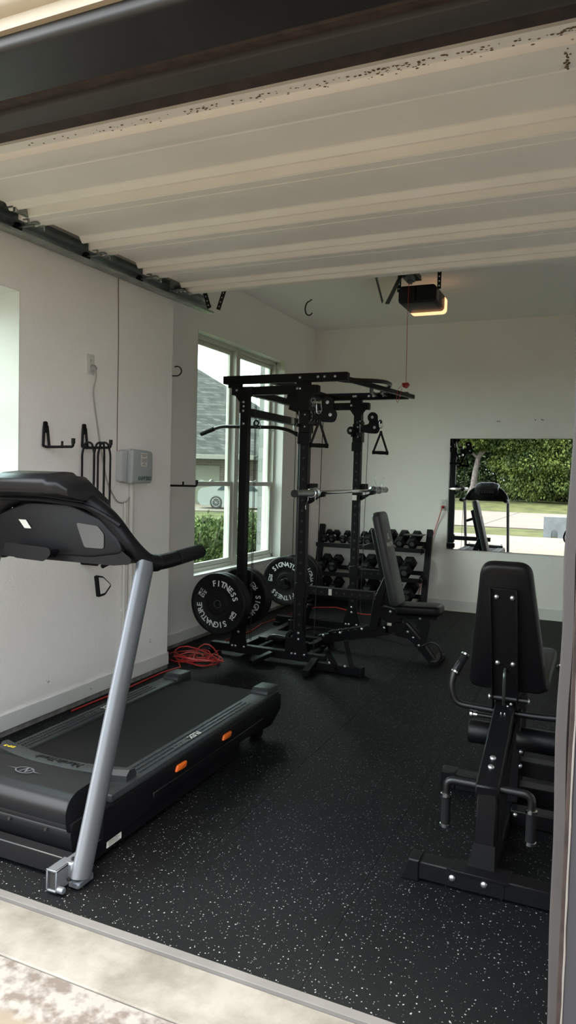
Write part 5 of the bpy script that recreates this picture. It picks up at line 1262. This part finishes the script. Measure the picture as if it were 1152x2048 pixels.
B0, B1 = V((MX-.0, 2.44, .325)), V((MX-.015, 3.08, .475))
q = MB(); q.beam(B0, B1, .078, .062, ch=.005); mbm = q.build('main_beam', 'blk', lm)
bd2 = (B1-B0).normalized(); bn2 = bd2.cross(V((1, 0, 0))).normalized(); bn2 = -bn2 if bn2.z < 0 else bn2
for t_ in (.115, .17): bolt(mbm, B0+bd2*t_+bn2*.031+V((.0, 0, 0)), bn2, .0115)
for s_ in (-.006, .008): bolt(mbm, B0+bd2*.475+bn2*.031+V((s_, 0, 0)), bn2, .0035)
q = MB(); q.ring_loft([[V((MX-.02, 2.50, .31)), V((MX+.036, 2.50, .31)), V((MX+.036, 2.95, .42)), V((MX-.02, 2.95, .42))], [V((MX-.02, 2.50, .07)), V((MX+.036, 2.50, .07)), V((MX+.036, 2.62, .07)), V((MX-.02, 2.62, .07))]][::-1]); q.build('web_plate', 'blk', lm)
q = MB(); q.beam((MX, 2.50, .035), (MX, 3.28, .035), .06, .05); q.build('spine_rail', 'blk', lm)
q = MB(); q.beam((MX-.28, 3.22, .035), (MX+.34, 3.22, .035), .07, .07); rb_ = q.build('rear_base_bar', 'blk', lm)
q = MB(); q.bb(MX-.30, MX-.235, 3.18, 3.26, .0, .076, .004); q.build('end_cap', 'blkp', rb_)
q = MB(); q.beam((MX+.03, 2.98, .035), (MX+.36, 2.98, .035), .07, .06); q.build('side_base_bar', 'blk', lm); bolt(lm, (MX+.048, 2.944, .05), (.5, -1, 0), .009)
q = MB(); q.beam((MX+.03, 3.12, .185), (MX+.38, 3.12, .185), .06, .065); q.build('side_arm', 'blk', lm)
for z in (.215, .275): bolt(lm, (MX+.05, 3.04, z), (1, -.3, 0), .010)
q = MB(); q.beam((MX+.01, 3.06, .06), (MX+.01, 3.06, .44), .075, .06); q.build('rear_post', 'blk', lm)
# front U-bar with two grips
ux = .142
q = MB(); yb2 = 2.50; zb2 = .335
q.tube([(MX-ux, yb2-.02, zb2-.055), (MX-ux, yb2-.02, zb2+.002), (MX+ux, yb2-.02, zb2+.002), (MX+ux, yb2-.02, zb2-.055)], .0135, 14, .055, 7); ub = q.build('grip_bar', 'blks', lm)
for s_ in (-1, 1):
    x = MX+s_*ux; q = MB(); q.cyl((x, yb2-.02, zb2-.16), (x, yb2-.02, zb2-.052), .0168, 16); g_ = q.build('hand_grip', 'foam', ub)
    for z in (zb2-.060, zb2-.168):
        q = MB(); q.lathe([(.0165, 0), (.0195, .002), (.0195, .012), (.0165, .014)], (x, yb2-.02, z), (0, 0, 1), 18); q.build('ring', 'chrome', g_)
# upper handle bar
zz = .443; hy = 3.00
q = MB(); q.tube([(MX-.195, hy+.05, .635), (MX-.225, hy+.015, .585), (MX-.236, hy, .52), (MX-.215, hy, zz+.005), (MX-.10, hy, zz), (MX+.10, hy, zz-.002), (MX+.215, hy, zz+.005), (MX+.236, hy, .52), (MX+.225, hy+.015, .585), (MX+.195, hy+.05, .635)], .0135, 14, .05, 7); hb = q.build('seat_handle_bar', 'blks', lm)
for s_ in (-1, 1):
    a, b = V((MX+s_*.223, hy+.018, .575)), V((MX+s_*.190, hy+.055, .645)); q = MB(); q.cyl(a, b, .0168, 16); g_ = q.build('hand_grip', 'foam', hb)
    for p_ in (a, b): q = MB(); d = (b-a).normalized(); q.lathe([(.0165, -.005), (.0195, -.003), (.0195, .004), (.0165, .006)], p_, d, 18); q.build('ring', 'chrome', g_)
# foam roller on its axle
q = MB(); q.cyl((MX-.15, 3.02, .408), (MX-.02, 3.02, .408), .010, 12); ax_ = q.build('roller_axle', 'blks', lm)
q = MB(); q.lathe([(.012, 0), (.018, .003), (.018, .012), (.013, .016), (.013, .030), (.012, .034)], (MX-.158, 3.02, .408), (1, 0, 0), 18); q.build('axle_cap', 'chrome', ax_)
for (a, b) in ((-.165, -.03), (.03, .30)):
    q = MB(); q.lathe([(.020, 0), (.044, .002), (.048, .008), (.048, b-a-.008), (.044, b-a-.002), (.020, b-a)], (MX+a, 3.06, .322), (1, 0, 0), 28); q.build('foam_roller', 'vin', lm)
# back pad and its steel bracket
pb, pt = V((MX-.008, 2.985, .530)), V((MX-.012, 2.800, 1.065)); pd = (pt-pb).normalized(); pn = V((0, -pd.z, pd.y)).normalized(); pn = pn if pn.y < 0 else -pn
bp_ = pad('back_pad', 'vin', pb, pt, .315, .185, .055, pn, lm, .05, .018)
q = MB(); q.M = None
F_ = frame(pb+pn*.002, pn.cross(pd)*-1, pd)
Xv = V((1, 0, 0)); F_ = Matrix(((Xv.x, pd.x, pn.x, (pb+pn*.001).x), (Xv.y, pd.y, pn.y, (pb+pn*.001).y), (Xv.z, pd.z, pn.z, (pb+pn*.001).z), (0, 0, 0, 1)))
q.M = F_; q.box((-.006, .225, .004), (.098, .49, .005), None, .001); q.box((-.055, .225, .012), (.005, .49, .022), None, .001); q.box((.043, .225, .012), (.005, .49, .022), None, .001)
q.box((-.055, -.03, .0), (.005, .12, .045), None, .001); q.box((.043, -.03, .0), (.005, .12, .045), None, .001)
q.build('back_bracket', 'blk', lm)
for (x, y) in ((-.034, .435), (.026, .435), (-.034, .140), (.026, .140)):
    bolt(lm, F_ @ V((x, y, .0065)), pn, .0105)
q = MB(); q.M = F_; q.tube([(-.004, .115, .008), (-.004, .105, .04), (-.006, .0, .050), (-.010, -.10, .012)], .0065, 10, .03); q.build('pop_pin_rod', 'dgalv', lm)
q = MB(); y_, z_ = 2.99, .502
q.cyl((MX-.07, y_, z_), (MX+.075, y_, z_), .012, 14); piv = q.build('pivot_axle', 'blks', lm)
for s_ in (-1, 1): bolt(piv, (MX+s_*.073, y_, z_), (s_, 0, 0), .011); 
for x in (-.0, .012): bolt(lm, (MX+x, 2.965, .475+x), (0, -.6, 1), .006)
pad('seat', 'vin', (MX-.0, 3.03, .585), (MX+.0, 3.58, .605), .30, .30, .055, (0, -.03, 1), lm, .04, .018)
q = MB(); q.beam((MX, 3.04, .50), (MX, 3.50, .52), .07, .05); q.build('seat_frame', 'blk', lm)
q = MB(); q.beam((MX, 3.46, .06), (MX, 3.46, .50), .06, .06); q.beam((MX, 3.25, .035), (MX, 3.46, .035), .06, .05); q.build('seat_post', 'blk', lm)

q = MB(); rs4 = random.Random(8)
for (y, z, r_, n_) in ((3.07, .197, .012, 9), (3.42, .075, .008, 6), (4.05, .23, .013, 8), (4.0, .74, .004, 3), (3.2, 1.1, .003, 3)):
    for _ in range(n_): q.ball(((XN if z > .12 else XN+.014), y+rs4.gauss(0, r_*.6), z+rs4.gauss(0, r_)), rs4.uniform(.0015, .0035), 5, (.25, 1, 1.4))
single(q, 'wall_mark', 'curb', 'small grey scuffs and dents low on the near wall', 'marks', (XN, 3.6, .2), kind='stuff')
